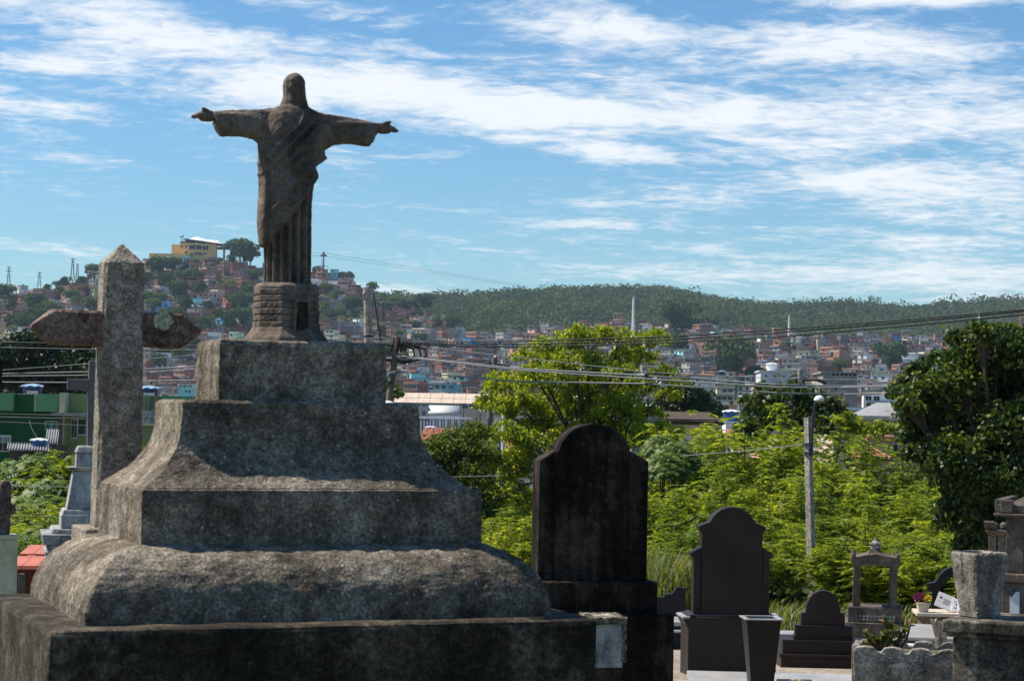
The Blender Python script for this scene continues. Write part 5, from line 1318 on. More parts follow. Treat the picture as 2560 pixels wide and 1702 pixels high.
link('wall', MB().box(ox_(150), ox_(330), 1.2, 8, -.3, oz_(982)), MATS['olive_wall'], oh)
link('pilaster', MB().box(ox_(144), ox_(158), .4, 1.199, oz_(1030), oz_(980)), MATS['cream_wall'], oh)
link('canopy', MB().box(ox_(131), ox_(330), -.2, 1.6, oz_(1037), oz_(1030.5)), MATS['house_concrete'], oh)
link('column', MB().box(ox_(141), ox_(153), .4, .8, -.3, oz_(1037.2)), MATS['tomb_concrete'], oh)
link('column_strip', MB().box(ox_(153.2), ox_(156), .45, .75, -.3, oz_(1037.2)), MATS['cream_wall'], oh)
window(oh, ox_(205), 1.2, oz_(1065), 40 * s, 38 * s); window(oh, ox_(175), 1.2, oz_(1070), 14 * s, 44 * s)
bh = thing('olive_shed', 'low pale green wall with mossy grey block right of the large cross', 'house', (P(400, 1040, 96)[0], 96, -7), 0.0)
B0 = bh.location.x; s = 96 / FPX
def bx_(x): return P(x, 1040, 96)[0] - B0
def bz_(y): return 1.7 + (1018 - y) * s + 7
link('wall', MB().box(bx_(335), bx_(470), .5, 6, -.3, bz_(1062)), MATS['olive_wall'], bh)
link('ledge', MB().box(bx_(335), bx_(470), .2, 6.2, bz_(1062) + .001, bz_(1056)), MATS['cream_wall'], bh)
link('parapet', MB().box(bx_(335), bx_(470), 1.2, 5, bz_(1056) + .001, bz_(1050)), MATS['bark'], bh)
link('block', MB().box(bx_(344), bx_(379), .3, 1.1, bz_(1056) + .002, bz_(1024)), MATS['grey_marble'], bh)
link('beam', MB().box(bx_(379.5), bx_(470), .7, 1.0, bz_(1040), bz_(1029)), MATS['tomb_concrete'], bh)
# corrugated roofs
def corrugated(label, x0, x1, y0, y1, D, dD, n, skew=0.0, mat='sheet_roof'):
    a_, b_ = P(x0, y1, D), P(x1, y1, D); c_ = P(x0, y0, D + dD); W = b_[0] - a_[0]; rise = c_[2] - a_[2]
    t_ = thing('lean_to_shed', label, 'roof', (a_[0], D, a_[2])); vs_ = []; K = n * 8
    for i in range(K + 1):
        u = W * i / K; zz = .045 * math.sin(2 * math.pi * i / 8)
        vs_ += [(u, 0, zz), (u - skew, dD, rise + zz)]
    me = np_mesh('sheet', np.array(vs_), np.array([(2 * i, 2 * i + 2, 2 * i + 3, 2 * i + 1) for i in range(K)])); o_ = link('sheet', me, MATS[mat], t_)
    so = o_.modifiers.new('thick', 'SOLIDIFY'); so.thickness = .012
    link('wall', MB().box(.1, W - .1, .15, dD, gz(D) - a_[2] - .2, -.07), MATS['bark'], t_)
    return t_
corrugated('grey corrugated asbestos roof in front of the dark green house', 16, 122, 1108, 1124, 80, 3.5, 15, .8)
corrugated('short steep corrugated roof leaning on the olive house', 112, 143, 1073, 1108, 88, 2.6, 5, .5)
# warehouse and yard in the middle
b, W, H, s, xc = building('warehouse', 'long pale pink warehouse roof above a row of dark window slots', 985, 1520, 1011, 260, 'warehouse_wall', -.03, 25, [(1018, 7, [(1010 + 17 * k, 12) for k in range(14)])], 'house_concrete', over=.05, ground=-7)
for k in range(18):                                            # roof laid in bays
    x0 = -W / 2 + W * k / 18; x1 = -W / 2 + W * (k + 1) / 18 - .04; z1 = 25 * s
    for (ya, za, yb, zb) in ((-.2, .01, 1.05, z1 * .48), (1.0, z1 * .5, 2.3, z1)):
        link('roof_sheet', MB().hexa([(x0, ya, H + za), (x1, ya, H + za), (x1, yb, H + zb), (x0, yb, H + zb)], [(x0, ya, H + za + .05), (x1, ya, H + za + .05), (x1, yb, H + zb + .05), (x0, yb, H + zb + .05)]), MATS['warehouse_wall'], b)
link('ridge_wall', MB().box(-W / 2, W / 2, 2.35, 24, H + .001, H + 24 * s), MATS['warehouse_wall'], b)
link('roof_hut', MB().box(P(1094, 980, 260)[0] - P(xc, 980, 260)[0], P(1106, 980, 260)[0] - P(xc, 980, 260)[0], 3, 4, H + 24 * s + .001, H + 24 * s + .3), MATS['wall pink'], b)
sh = thing('barrel_shed', 'white shed with curved silver roof in front of the warehouse', 'shed', (P(1110, 1040, 190)[0], 190, -7)); s = 190 / FPX
za = 1.7 + (1033 - 1036) * s + 7
arc_ = [(3.0 * math.cos(u) if False else 0, 3.2 - 3.2 * math.cos(u), za + .85 * math.sin(u)) for u in np.linspace(0, math.pi, 13)]
vv = []; ff = []
for i, (x, y, z) in enumerate(arc_): vv += [(-40 * s, y, z), (38 * s, y, z)]
ff = [(2 * i, 2 * i + 1, 2 * i + 3, 2 * i + 2) for i in range(12)]
o_ = link('curved_roof', np_mesh('curved_roof', np.array(vv), np.array(ff)), MATS['window_frame'], sh); o_.modifiers.new('thick', 'SOLIDIFY').thickness = .06
link('wall', MB().box(-39 * s, 37 * s, .1, 6.2, -.2, za), MATS['wall white'], sh)
link('annexe', MB().box(-70 * s, -41 * s, .3, 5, -.2, za + .75), MATS['wall white'], sh)
window(sh, -51 * s, .3, za + .1, 6 * s, 10 * s); window(sh, -60 * s, .3, za - .45, 4 * s, 5 * s); window(sh, -40.5 * s, .1, za - .45, 3 * s, 6 * s)
cs = thing('carport', 'open shelter with flat sheet roof on thin black posts', 'shelter', (P(1105, 1045, 130)[0], 130, -7)); s = 130 / FPX
zt_ = 1.7 + (1033 - 1043) * s + 7
link('roof', MB().box(-70 * s, 70 * s, 0, 5, zt_ - .12, zt_), MATS['white_sheet'], cs)
for k in range(9):
    for y_ in (.1, 4.8): link('post', MB().box(-66 * s + k * 16 * s, -66 * s + k * 16 * s + .07, y_, y_ + .07, -.2, zt_ - .121), MATS['steel_dark'], cs)
link('back_wall', MB().box(-70 * s, 70 * s, 6, 6.3, -.2, zt_ - .3), MATS['wall white'], cs)
water_tank('blue barrel tank under the open shelter', 1076, 1068, 1080, 128, .32, .3, None, -4.5, True)
building('white_house', 'plain white walled house behind the left part of yellow-green tree', 1236, 1345, 1030, 125, 'white', -.1, 7, [(1055, 16, [(1262, 14), (1300, 16)]), (1085, 14, [(1275, 12)])], 'house_concrete')
t_ = Tomb('antenna', 'thin television antenna above the curved-roof shed', 'antenna', 1159, 1040, 150); t_.part('mast', MB().tube([(0, 0, -8.0), (0, 0, t_.h(32))], .03, 6), 'steel_dark')
for k in range(3): t_.part('element', MB().tube([(-.28 + .1 * k, 0, t_.h(31 - 1.2 * k)), (.3 - .08 * k, 0, t_.h(31 - 1.2 * k))], .018, 5), 'steel_dark')
t_ = Tomb('satellite_dish', 'white satellite dish on thin pole left of the banded pole', 'dish', 1204, 1021, 120); t_.part('bowl', MB().lathe([(.02, .0), (.09, .01), (.16, .04), (.22, .09), (.215, .1), (.15, .055), (.02, .02)], 20).xform(Matrix.Rotation(1.35, 4, 'X')), 'dish_white'); t_.part('pole', MB().tube([(-.08, .05, -9), (-.08, .05, .6)], .035, 6), 'steel_dark')

# ------------------------------------------------------------------ the hilltop station, pylons, hill cross, cable
st_p = P(484, 648, 1545)
st = thing('hilltop_station', 'yellow hilltop building with white tent roof and dark steel gallery', 'building', (st_p[0], 1545, st_p[2] - 4), math.radians(6)); s = 1545 / FPX
c_ = math.cos(math.radians(6))
def SX(x): return (x - 484) * s / c_
def SZ(y): return (648 - y) * s + 4
link('wall', MB().box(SX(449), SX(540), 0, 16, -8, SZ(608)), MATS['station_yellow'], st)
link('wing', MB().box(SX(429), SX(448.5), 1.5, 15, -8, SZ(612)), MATS['station_yellow'], st)
link('terrace_wall', MB().box(SX(376), SX(470), -5, -1, -10, SZ(637)), MATS['station_yellow'], st)
link('upper_deck', MB().box(SX(450), SX(486), 2, 14, SZ(608) + .02, SZ(603)), MATS['wall dark grey'], st)
for x, y, w_, h_ in ((455, 617, 5, 5), (465, 617, 5, 5), (488, 618, 31, 10), (513, 619, 15, 10), (465, 632, 6, 6), (494, 634, 18, 6), (506, 633, 3, 5), (512, 633, 6, 4)):
    window(st, SX(x), 0, SZ(y), w_ * s, h_ * s)
gal = MB().hexa([(SX(460), -2, SZ(599)), (SX(576), -2, SZ(613)), (SX(576), 18, SZ(613)), (SX(460), 18, SZ(599))], [(SX(460), -2, SZ(597)), (SX(576), -2, SZ(610.5)), (SX(576), 18, SZ(610.5)), (SX(460), 18, SZ(597))])
link('steel_gallery', gal, MATS['steel_dark'], st)
link('platform', MB().box(SX(541), SX(574), 2, 14, SZ(619), SZ(615)), MATS['steel_dark'], st)
link('platform_column', MB().tube([(SX(558), 8, -10), (SX(558), 8, SZ(619))], .75, 10), MATS['house_concrete'], st)
tv = []; K = 24
for i in range(K + 1):
    u = i / K; x = SX(466 + 106 * u)
    crest = np.interp(u, [0, .22, .45, .58, .72, .8, 1], [SZ(598), SZ(589), SZ(596), SZ(597), SZ(597), SZ(604), SZ(611)]); edge = np.interp(u, [0, .3, .45, .7, 1], [SZ(598.5), SZ(602), SZ(607), SZ(607), SZ(611.5)])
    for v in np.linspace(-1, 1, 9): tv.append((x, 8 + v * 9.5, edge + (crest - edge) * (1 - abs(v)) ** 1.4))
link('tent_roof', np_mesh('tent', np.array(tv), np.array([(i * 9 + j, (i + 1) * 9 + j, (i + 1) * 9 + j + 1, i * 9 + j + 1) for i in range(K) for j in range(8)])), MATS['tent_white'], st, smooth=True)
for x, y in ((452, 592), (455, 590), (458, 594)): link('antenna', MB().tube([(SX(x), 3, SZ(604)), (SX(x), 3, SZ(y))], .12, 5), MATS['steel_dark'], st); 
for x, y in ((451, 593), (456, 591)): link('antenna_panel', MB().box(SX(x) - .6, SX(x) + .6, 2.8, 3.1, SZ(y) - .4, SZ(y) + .6), MATS['steel_dark'], st)

hx = P(808, 692, 1530)
cr2 = thing('hilltop_cross', 'tall thin concrete cross standing on the hill right of statue', 'cross', (hx[0], 1530, hx[2]), -.2); s = 1530 / FPX
link('shaft', MB().frus(1.3, 1.1, -4, 1.0, .9, (692 - 640) * s), MATS['house_concrete'], cr2)
link('arm', MB().box(-8 * s, 8 * s, -.45, .45, (692 - 641) * s, (692 - 637) * s), MATS['tomb_concrete'], cr2)
link('head', MB().box(-.7, .7, -.46, .46, (692 - 637) * s + .002, (692 - 630) * s), MATS['tomb_concrete'], cr2)
link('ladder_mast', MB().tube([(-2.2, 0, -3), (-1.6, 0, (692 - 645) * s)], .12, 5), MATS['steel_grey'], cr2)

def lattice(label, x, y0, y1, D, wpx, arms, r=.16, mat='steel_dark', name='lattice_pylon'):
    p = P(x, y1, D); s = D / FPX; H = (y1 - y0) * s; t_ = thing(name, label, 'pylon', (p[0], D, p[2]), .4); w0 = wpx * s
    def wd(z): return w0 * (1 - .72 * min(1, z / (H * .75))) + .25
    for sx in (-1, 1):
        for sy in (-1, 1): link('leg', MB().tube([(sx * wd(z) / 2, sy * wd(z) / 2, z) for z in (-3, H * .25, H * .5, H * .75, H)], r, 4), MATS[mat], t_)
    br = MB(); n = 7
    for k in range(n):
        za, zb = H * k / n, H * (k + 1) / n
        for sx, sy, ex, ey in ((-1, -1, 1, -1), (1, -1, 1, 1), (1, 1, -1, 1), (-1, 1, -1, -1)):
            br.tube([(sx * wd(za) / 2, sy * wd(za) / 2, za), (ex * wd(zb) / 2, ey * wd(zb) / 2, zb)], r * .6, 3)
    o = link('bracing', br, MATS[mat], t_); o['kind'] = 'stuff'
    for yy_, ww in arms: link('cross_arm', MB().tube([(-ww * s / 2, 0, (y1 - yy_) * s), (0, 0, (y1 - yy_) * s + .5), (ww * s / 2, 0, (y1 - yy_) * s)], r * 1.2, 4), MATS[mat], t_)
    return t_
lattice('leftmost lattice power pylon on the ridge at far left', 21, 667, 722, 1750, 9, ((668, 13), (678, 15), (690, 14)))
lattice('shorter lattice pylon right of the leftmost one on the ridge', 98, 680, 714, 1800, 7, ((682, 12), (692, 13)))
lattice('tallest lattice pylon just left of the large cross', 181, 646, 694, 1700, 8, ((648, 13), (656, 13), (664, 12)))
lattice('thin lattice pylon close behind the tallest one', 193, 660, 694, 1800, 6, ((661, 9), (669, 8)))
lattice('pale lattice pylon before the forest above the warehouse', 1272, 812, 850, 1300, 14, ((814, 24), (824, 26), (834, 22)), .12, 'steel_grey')
lattice('red and white lattice mast at the right edge before the forest', 2551, 772, 840, 1300, 5, ((775, 8), (800, 8)), .2, 'red_metal', 'radio_mast')
def white_pylon(label, x, y0, y1, D, wpx):
    p = P(x, y1, D); s = D / FPX; H = (y1 - y0) * s; t_ = thing('cable_car_pylon', label, 'pylon', (p[0], D, p[2]))
    link('shaft', MB().lathe([(wpx * s * .75, -12), (wpx * s * .6, 0), (wpx * s * .36, H)], 14), MATS['pylon_white'], t_)
    link('cross_head', MB().box(-5 * s, 5 * s, -.5, .5, H + .001, H + 2 * s), MATS['steel_grey'], t_)
    for sx in (-1, 1): link('wheel_train', MB().box(sx * 4.5 * s - .5, sx * 4.5 * s + .5, -2.5, 2.5, H + 2 * s + .001, H + 3.2 * s), MATS['steel_grey'], t_)
white_pylon('tallest white cable-car pylon above the yellow-green tree', 1583, 740, 828, 1350, 7.5)
white_pylon('short white cable-car pylon before the forest above street lamp', 1973, 786, 825, 1420, 5.5)
white_pylon('white cable-car pylon above the big dark tree at right', 2448, 780, 835, 1400, 6)
def wire(name, label, pts, r, mat, group=None, cat='wire', sag=0, n=14):
    """pts: (x, y, D) in the photograph; drawn as a hanging tube through them"""
    q = [P(*p) for p in pts]; line = []
    for a_, b_ in zip(q[:-1], q[1:]):
        for k in range(n): 
            u = k / n; m_ = a_ + (b_ - a_) * u; m_[2] -= sag * 4 * u * (1 - u); line.append(m_)
    line.append(q[-1]); o = link(name, MB().tube(line, r, 5), MATS[mat]); return tag(o, label, cat, group)
wire('cable', 'upper cable-car rope sloping from statue to forest hill', [(575, 622, 1545), (820, 634, 1530), (1320, 716, 2250)], .10, 'steel_dark', 'cable-car ropes', 'cable')
wire('cable', 'lower cable-car rope sloping from statue to forest hill', [(575, 625, 1545), (820, 642, 1530), (1315, 718, 2250)], .10, 'steel_dark', 'cable-car ropes', 'cable')

# ------------------------------------------------------------------ poles and overhead lines
def pole(name, label, pts, D, r0, r1, mat='pole_concrete', cat='utility pole', sides=12, foot=None):
    (x0, y0), (x1, y1) = pts; a_, b_ = P(x0, y0, D), P(x1, y1, D)
    d = (b_ - a_) / (b_[2] - a_[2]); zb = terr(b_[0], D) if D > 64 else gz(D)
    base = b_ + d * (zb - b_[2]); t_ = thing(name, label, cat, base)
    link('shaft', MB().tube([np.zeros(3) - d * .3, (b_ - base) * 1.0, a_ - base], [r0 * 1.15, r0, r1], sides), MATS[mat], t_)
    return t_, base
p1, b1 = pole('utility_pole', 'thick worn concrete pole rising behind the pedestal right of the statue', [(919, 724), (921, 850)], 30, .062, .058)
def loc(b_, x, y, D): return P(x, y, D) - b_
link('cap', MB().tube([loc(b1, 919, 734, 30), loc(b1, 919, 721, 30)], .068, 12), MATS['pole_concrete'], p1)
link('band', MB().tube([loc(b1, 921, 843, 30), loc(b1, 921, 838, 30)], .068, 12), MATS['steel_dark'], p1)
link('brace_rod', MB().tube([loc(b1, 934, 733, 29.9), loc(b1, 952, 853, 29.9)], .012, 6), MATS['steel_dark'], p1)
link('brace_rod', MB().tube([loc(b1, 912, 733, 29.9), loc(b1, 911, 750, 29.9)], .01, 6), MATS['steel_dark'], p1)
p2, b2 = pole('utility_pole', 'leaning wooden-brown power pole with insulators above the white lamp', [(995, 840), (972, 1008)], 50, .085, .07, 'pole_brown')
def ins(parent, base, x, y, D, L=.16, r=.035, dx=.0, dz=-1):
    o_ = loc(base, x, y, D); prof = []
    for k in range(5): prof += [(r * .5, L * k / 5), (r, L * (k + .3) / 5), (r * .55, L * (k + .7) / 5)]
    m_ = MB().lathe(prof, 10); ax = Vector((dx, 0, dz)).normalized(); m_.xform(Matrix.Translation(o_) @ ax.to_track_quat('Z', 'Y').to_matrix().to_4x4())
    link('insulator', m_, MATS['porcelain'], parent)
link('cross_arm', MB().tube([loc(b2, 945, 858, 50), loc(b2, 1030, 866, 50)], .05, 4), MATS['tomb_concrete'], p2)
link('cross_arm', MB().tube([loc(b2, 945, 899, 50), loc(b2, 1000, 901, 50)], .04, 4), MATS['steel_dark'], p2)
for x in (985, 1000, 1009, 1018): ins(p2, b2, x, 853, 49.8, .28, .045, -.25, -1)
for x in (985, 997): ins(p2, b2, x, 853, 49.8, .1, .03, .2, 1)
for k, (x, y) in enumerate(((955, 900), (965, 901), (978, 902))): ins(p2, b2, x, y, 49.9, .1, .02)
for k in range(4): link('rack_bar', MB().tube([loc(b2, 940, 872 + 6 * k, 49.9), loc(b2, 982, 873 + 6 * k, 49.9)], .012, 5), MATS['wire_dark'], p2)
for k, (x0, xm, y) in enumerate(((1022, 1036, 905), (1030, 1052, 903), (1036, 1066, 900))):
    pts_ = [loc(b2, x0 - 2, 862, 49.7), loc(b2, xm - 4, 872, 49.7), loc(b2, xm, 888, 49.7), loc(b2, xm - 10, y - 2, 49.7), loc(b2, xm - 35, y + 3, 49.7), loc(b2, 995, 900, 49.7)]
    link('jumper_loop', MB().tube(pts_, .022, 6), MATS['wire_dark'], p2)
link('strap', MB().tube([loc(b2, 976, 960, 50), loc(b2, 975, 952, 50)], .095, 12), MATS['steel_dark'], p2)
link('strap', MB().tube([loc(b2, 984, 936, 50), loc(b2, 985, 928, 50)], .09, 12), MATS['steel_grey'], p2)
link('feed_cable', MB().tube([loc(b2, 950, 855, 49.8), loc(b2, 975, 856, 49.8), loc(b2, 984, 868, 49.8), loc(b2, 987, 884, 49.8), loc(b2, 1000, 888, 49.8)], .022, 6), MATS['wire_grey'], p2)
link('feed_cable', MB().tube([loc(b2, 945, 950, 49.8), loc(b2, 965, 945, 49.8), loc(b2, 975, 933, 49.8), loc(b2, 990, 929, 49.8)], .02, 6), MATS['wire_grey'], p2)
p3, b3 = pole('utility_pole', 'concrete pole with cross arm and dark bands left of yellow-green tree', [(1238, 893), (1222, 1080)], 56, .085, .07, 'pole_brown')
link('cross_arm', MB().tube([loc(b3, 1192, 909, 56), loc(b3, 1275, 914, 56)], .035, 4), MATS['steel_dark'], p3)
link('cross_arm', MB().tube([loc(b3, 1205, 897, 56), loc(b3, 1222, 900, 56), loc(b3, 1230, 910, 56)], .025, 5), MATS['wire_grey'], p3)
for k in range(4): link('strap', MB().tube([loc(b3, 1225 - k * .6, 1046 + 6 * k, 56), loc(b3, 1225 - k * .6, 1044 + 6 * k, 56)], .105, 10), MATS['steel_grey'], p3)
p4, b4 = pole('utility_pole', 'slim white pole in the gap left of yellow-green tree trunk', [(1260, 1020), (1258, 1130)], 60, .055, .05, 'pylon_white')
p5, b5 = pole('utility_pole', 'brown pole with vine-covered cross arm near the street lamp', [(2001, 924), (1999, 985)], 78, .11, .1)
vm = MB(); link('cross_arm', vm.tube([loc(b5, 1972, 952, 78), loc(b5, 2000, 949, 78), loc(b5, 2040, 948, 78), loc(b5, 2065, 957, 78)], .07, 6), MATS['bark'], p5)
link('cross_arm', MB().tube([loc(b5, 1978, 940, 78), loc(b5, 2005, 938, 78), loc(b5, 2010, 960, 78)], .04, 6), MATS['bark'], p5)
# street lamp behind the tombs
lp, bl = pole('street_lamp', 'slender concrete street lamp post with domed white head behind the tombs', [(2019, 1043), (2030, 1490)], 36, .085, .07, cat='street lamp', sides=4)
for y in (1109, 1131): link('clamp', MB().tube([loc(bl, 2020 + (y - 1109) * .025, y + 2, 36), loc(bl, 2020 + (y - 1109) * .025, y - 2, 36)], .095, 8), MATS['steel_dark'], lp)
link('lamp_arm', MB().tube([loc(bl, 2028, 1140, 35.93), loc(bl, 2030, 1080, 35.93), loc(bl, 2034, 1035, 35.9), loc(bl, 2038, 1010, 35.85), loc(bl, 2046, 1000, 35.8)], .028, 7), MATS['steel_dark'], lp)
hd_ = loc(bl, 2048, 1000, 35.8)
hm = MB().lathe([(.088, -.01), (.092, .0), (.085, .035), (.06, .065), (.03, .078), (.004, .082)], 18); hm.xform(Matrix.Translation(hd_) @ Matrix.Scale(1.0, 4)); link('lamp_hood', hm, MATS['letter_white'], lp, smooth=False)
hm = MB().lathe([(.01, -.05), (.05, -.045), (.075, -.02), (.082, -.011)], 18); hm.xform(Matrix.Translation(hd_)); link('lamp_glass', hm, MATS['lamp_glass'], lp)
lp2, bl2 = pole('street_lamp', 'white domed street lamp head peeping over the pedestal edge', [(972, 1012), (972, 1060)], 34, .05, .045, cat='street lamp')
hm = MB().lathe([(.098, -.005), (.1, .0), (.096, .022), (.07, .045), (.03, .055), (.004, .057)], 20); hm.xform(Matrix.Translation(loc(bl2, 970, 1010, 33.9))); link('lamp_hood', hm, MATS['letter_white'], lp2)
hm = MB().lathe([(.01, -.06), (.06, -.05), (.09, -.006)], 18); hm.xform(Matrix.Translation(loc(bl2, 970, 1010, 33.9))); link('lamp_glass', hm, MATS['lamp_glass'], lp2)
# lines to the right
for k, (dy0, dy1, dy2) in enumerate(((0, 0, 0), (8, 7, 4), (15, 18, 12))):
    wire('power_line', ('uppermost', 'middle', 'lowest')[k] + ' of the three dark lines rising to the right edge', [(1012 + 5 * k, 856 + dy0 * .5, 50), (1300, 853 + dy0, 49), (1640, 843 + dy0, 47), (1940, 825 + dy1, 45), (2250, 801 + dy1 * .9, 44), (2600, 771 + dy2, 43)], .016, 'wire_dark', 'dark high lines', 'power line', n=4)
for lb, pts_, r in (('upper grey bundle line crossing right half with spacer rods', [(990, 889, 50), (1300, 922, 48), (1615, 939, 46), (1940, 961, 45), (2100, 966, 45), (2320, 963, 44), (2600, 962, 43)], .02),
                     ('second grey bundle line just under the upper one', [(990, 891, 49.9), (1300, 926, 47.9), (1615, 947, 45.9), (1940, 968, 44.9), (2100, 969, 44.9), (2320, 965, 43.9), (2600, 964, 42.9)], .017),
                     ('lower grey bundle line crossing the right half', [(992, 929, 50), (1300, 954, 48), (1615, 959, 46), (1940, 982, 45), (2100, 986, 45), (2320, 981, 44), (2600, 994, 43)], .018),
                     ('thin bluish messenger line above the grey bundle', [(1045, 866, 50), (1350, 899, 48), (1615, 930, 46), (1920, 945, 45), (2100, 949, 45), (2320, 950, 44), (2600, 935, 43)], .009)):
    wire('power_line', lb, pts_, r, 'wire_grey', 'grey bundle lines', 'power line', n=4)
for x, lb in ((1615, 'vertical spacer on the grey lines in front of yellow-green tree'), (2320, 'vertical spacer on the grey lines before big dark tree')):
    D_ = 46 if x < 2000 else 44
    sp = thing('line_spacer', lb, 'spacer', P(x, 965 if x < 2000 else 986, D_)); s = D_ / FPX
    link('rod', MB().tube([(0, 0, 0), (0, 0, 42 * s)], .016, 6), MATS['steel_grey'], sp)
    for z in (4, 20, 27): link('clamp', MB().box(-.04, .04, -.035, .035, z * s - .02, z * s + .03), MATS['steel_dark'], sp)
# lines to the left
for lb, pts_, r, mt in (('upper dark line at left behind the large cross', [(-40, 854, 60), (240, 860, 58), (500, 864, 56), (945, 858, 50)], .014, 'wire_dark'), ('second dark line at left just under the upper one', [(-40, 868, 60), (240, 874, 58), (500, 877, 56), (945, 862, 50)], .02, 'wire_dark'),
                       ('thin slanted bluish line at left rising to the cross', [(6, 925, 62), (210, 910, 60), (500, 886, 57), (945, 872, 50)], .009, 'wire_grey'), ('upper pale bundle line at left', [(6, 934, 62), (240, 929, 60), (490, 916, 57), (945, 880, 50)], .016, 'wire_grey'),
                       ('middle pale bundle line at left', [(6, 940, 62), (210, 938, 60), (490, 923, 57), (945, 890, 50)], .014, 'wire_grey'), ('lowest pale bundle line at left', [(6, 955, 62), (160, 956, 60), (490, 950, 57), (945, 930, 50)], .016, 'wire_grey'),
                       ('thin wire low across the dark green house front, upper', [(-20, 1033, 75), (240, 1040, 75), (480, 1042, 75)], .008, 'wire_grey'), ('thin wire low across the dark green house front, middle', [(-20, 1041, 75), (130, 1045, 75), (240, 1043, 75)], .011, 'wire_grey'), ('thin wire low across the dark green house front, lowest', [(-20, 1053, 75), (140, 1060, 75), (240, 1064, 75)], .008, 'wire_grey'),
                       ('pale wire across the big-leaved shrubs at left', [(-20, 1214, 33), (170, 1217, 33), (330, 1222, 33)], .007, 'wire_grey'), ('dark wire low across the big-leaved shrubs at left', [(-20, 1292, 30), (150, 1292, 30), (330, 1296, 30)], .006, 'wire_dark'),
                       ('pale wire right of the monument over shrubs', [(1095, 1193, 36), (1255, 1189, 36)], .007, 'wire_grey'),
                       ('wire tied to the street lamp post from the left', [(1700, 1140, 40), (1850, 1128, 39), (2019, 1110, 36)], .009, 'wire_grey'), ('dark wire sagging right from the street lamp post', [(2022, 1131, 36), (2180, 1165, 38), (2320, 1185, 38), (2420, 1180, 37)], .007, 'wire_dark')):
    wire('power_line', lb, pts_, r, mt, 'lines at left' if 'left' in lb and 'lamp' not in lb else None, 'power line', n=4)
for k in range(3): wire('guy_wire', ('upper', 'middle', 'lower')[k] + ' of three pale guy wires slanting to the banded pole', [(1114 + 5 * k, 1069 + 4 * k, 58), (1198 + 9 * k, 1022 + 1 * k, 57), (1222 + 2 * k, 1010 + 5 * k, 56)], .009, 'wire_grey', 'guy wires', 'wire', n=3)

# ------------------------------------------------------------------ near trees and shrubs
def unit(v): return v / max(np.linalg.norm(v), 1e-9)
def lobed_tree(name, label, base_px, D, fork_px, lobes, mat, lsize, dens, droop=.6, width=.42, trunk_r=.12, seed=1, cat='tree', group=None, depth=.8, twigs=9, clump=.16, dscale=1.0, ground=None):
    """tree whose limbs lead to foliage masses: lobes = (x, y, rx, ry[, depth offset m]) in photograph pixels"""
    r = np.random.default_rng(seed); s = D / FPX
    f = P(*fork_px, D); bx = P(*base_px, D); zb = (gz(D) if D < 90 else terr(bx[0], D)) if ground is None else ground
    base = np.array([bx[0], D, zb]); t_ = thing(name, label, cat, base, 0, group)
    wood = MB(); f = f - base; f[1] = 0
    wood.tube([(0, 0, -.2), f * .35 + r.normal(0, .05, 3), f * .7 + r.normal(0, .06, 3), f], [trunk_r * 1.25, trunk_r, trunk_r * .85, trunk_r * .7], 9)
    cen = []; dr = []
    for lb in lobes:
        x, y, rx, ry = lb[:4]; off = lb[4] if len(lb) > 4 else r.uniform(-depth, depth)
        c = P(x, y, D + off) - base; R_ = np.array([rx * s, (rx + ry) * .5 * s * dscale, ry * s])
        mid = f + (c - f) * .5 + np.array([0, 0, -.12 * np.linalg.norm(c - f)]) + r.normal(0, .06, 3)
        rr = trunk_r * .42 * min(1, .4 + rx / 120)
        wood.tube([f + r.normal(0, .02, 3), f + (mid - f) * .5, mid, mid + (c - mid) * .6, c], [rr, rr * .85, rr * .65, rr * .45, rr * .25], 6)
        nt_ = twigs
        for k in range(nt_):
            d = r.normal(0, 1, 3); d[2] = abs(d[2]) * .9 - .25; d = unit(d); e = c + d * R_ * r.uniform(.6, .95)
            st_ = mid + (c - mid) * r.uniform(.4, 1.0)
            wood.tube([st_, (st_ + e) / 2 + np.array([0, 0, .06 * np.linalg.norm(e - st_)]), e], [rr * .3, rr * .2, rr * .08], 4, cap=False)
        n = int(dens * (rx * ry) / 1000.0); nc = max(6, n // 22)
        d = r.normal(0, 1, (nc, 3)); d[:, 2] = np.abs(d[:, 2]) * 1.0 - .45; d /= np.linalg.norm(d, axis=1)[:, None]
        cc = c + d * R_ * r.uniform(.55, 1.06, nc)[:, None]
        k = r.integers(0, nc, n); p = cc[k] + r.normal(0, 1, (n, 3)) * clump * np.array([1, 1, .75]) * (R_.mean() ** .5)
        out = d[k] * .5 + r.normal(0, .55, (n, 3)); out[:, 2] -= droop
        cen.append(p); dr.append(out)
    cen = np.concatenate(cen); dr = np.concatenate(dr)
    link('trunk', wood, MATS['bark'], t_)
    link('crown', np_mesh('crown', *leaves(cen, dr, lsize, seed, width)), MATS[mat], t_)
    return t_
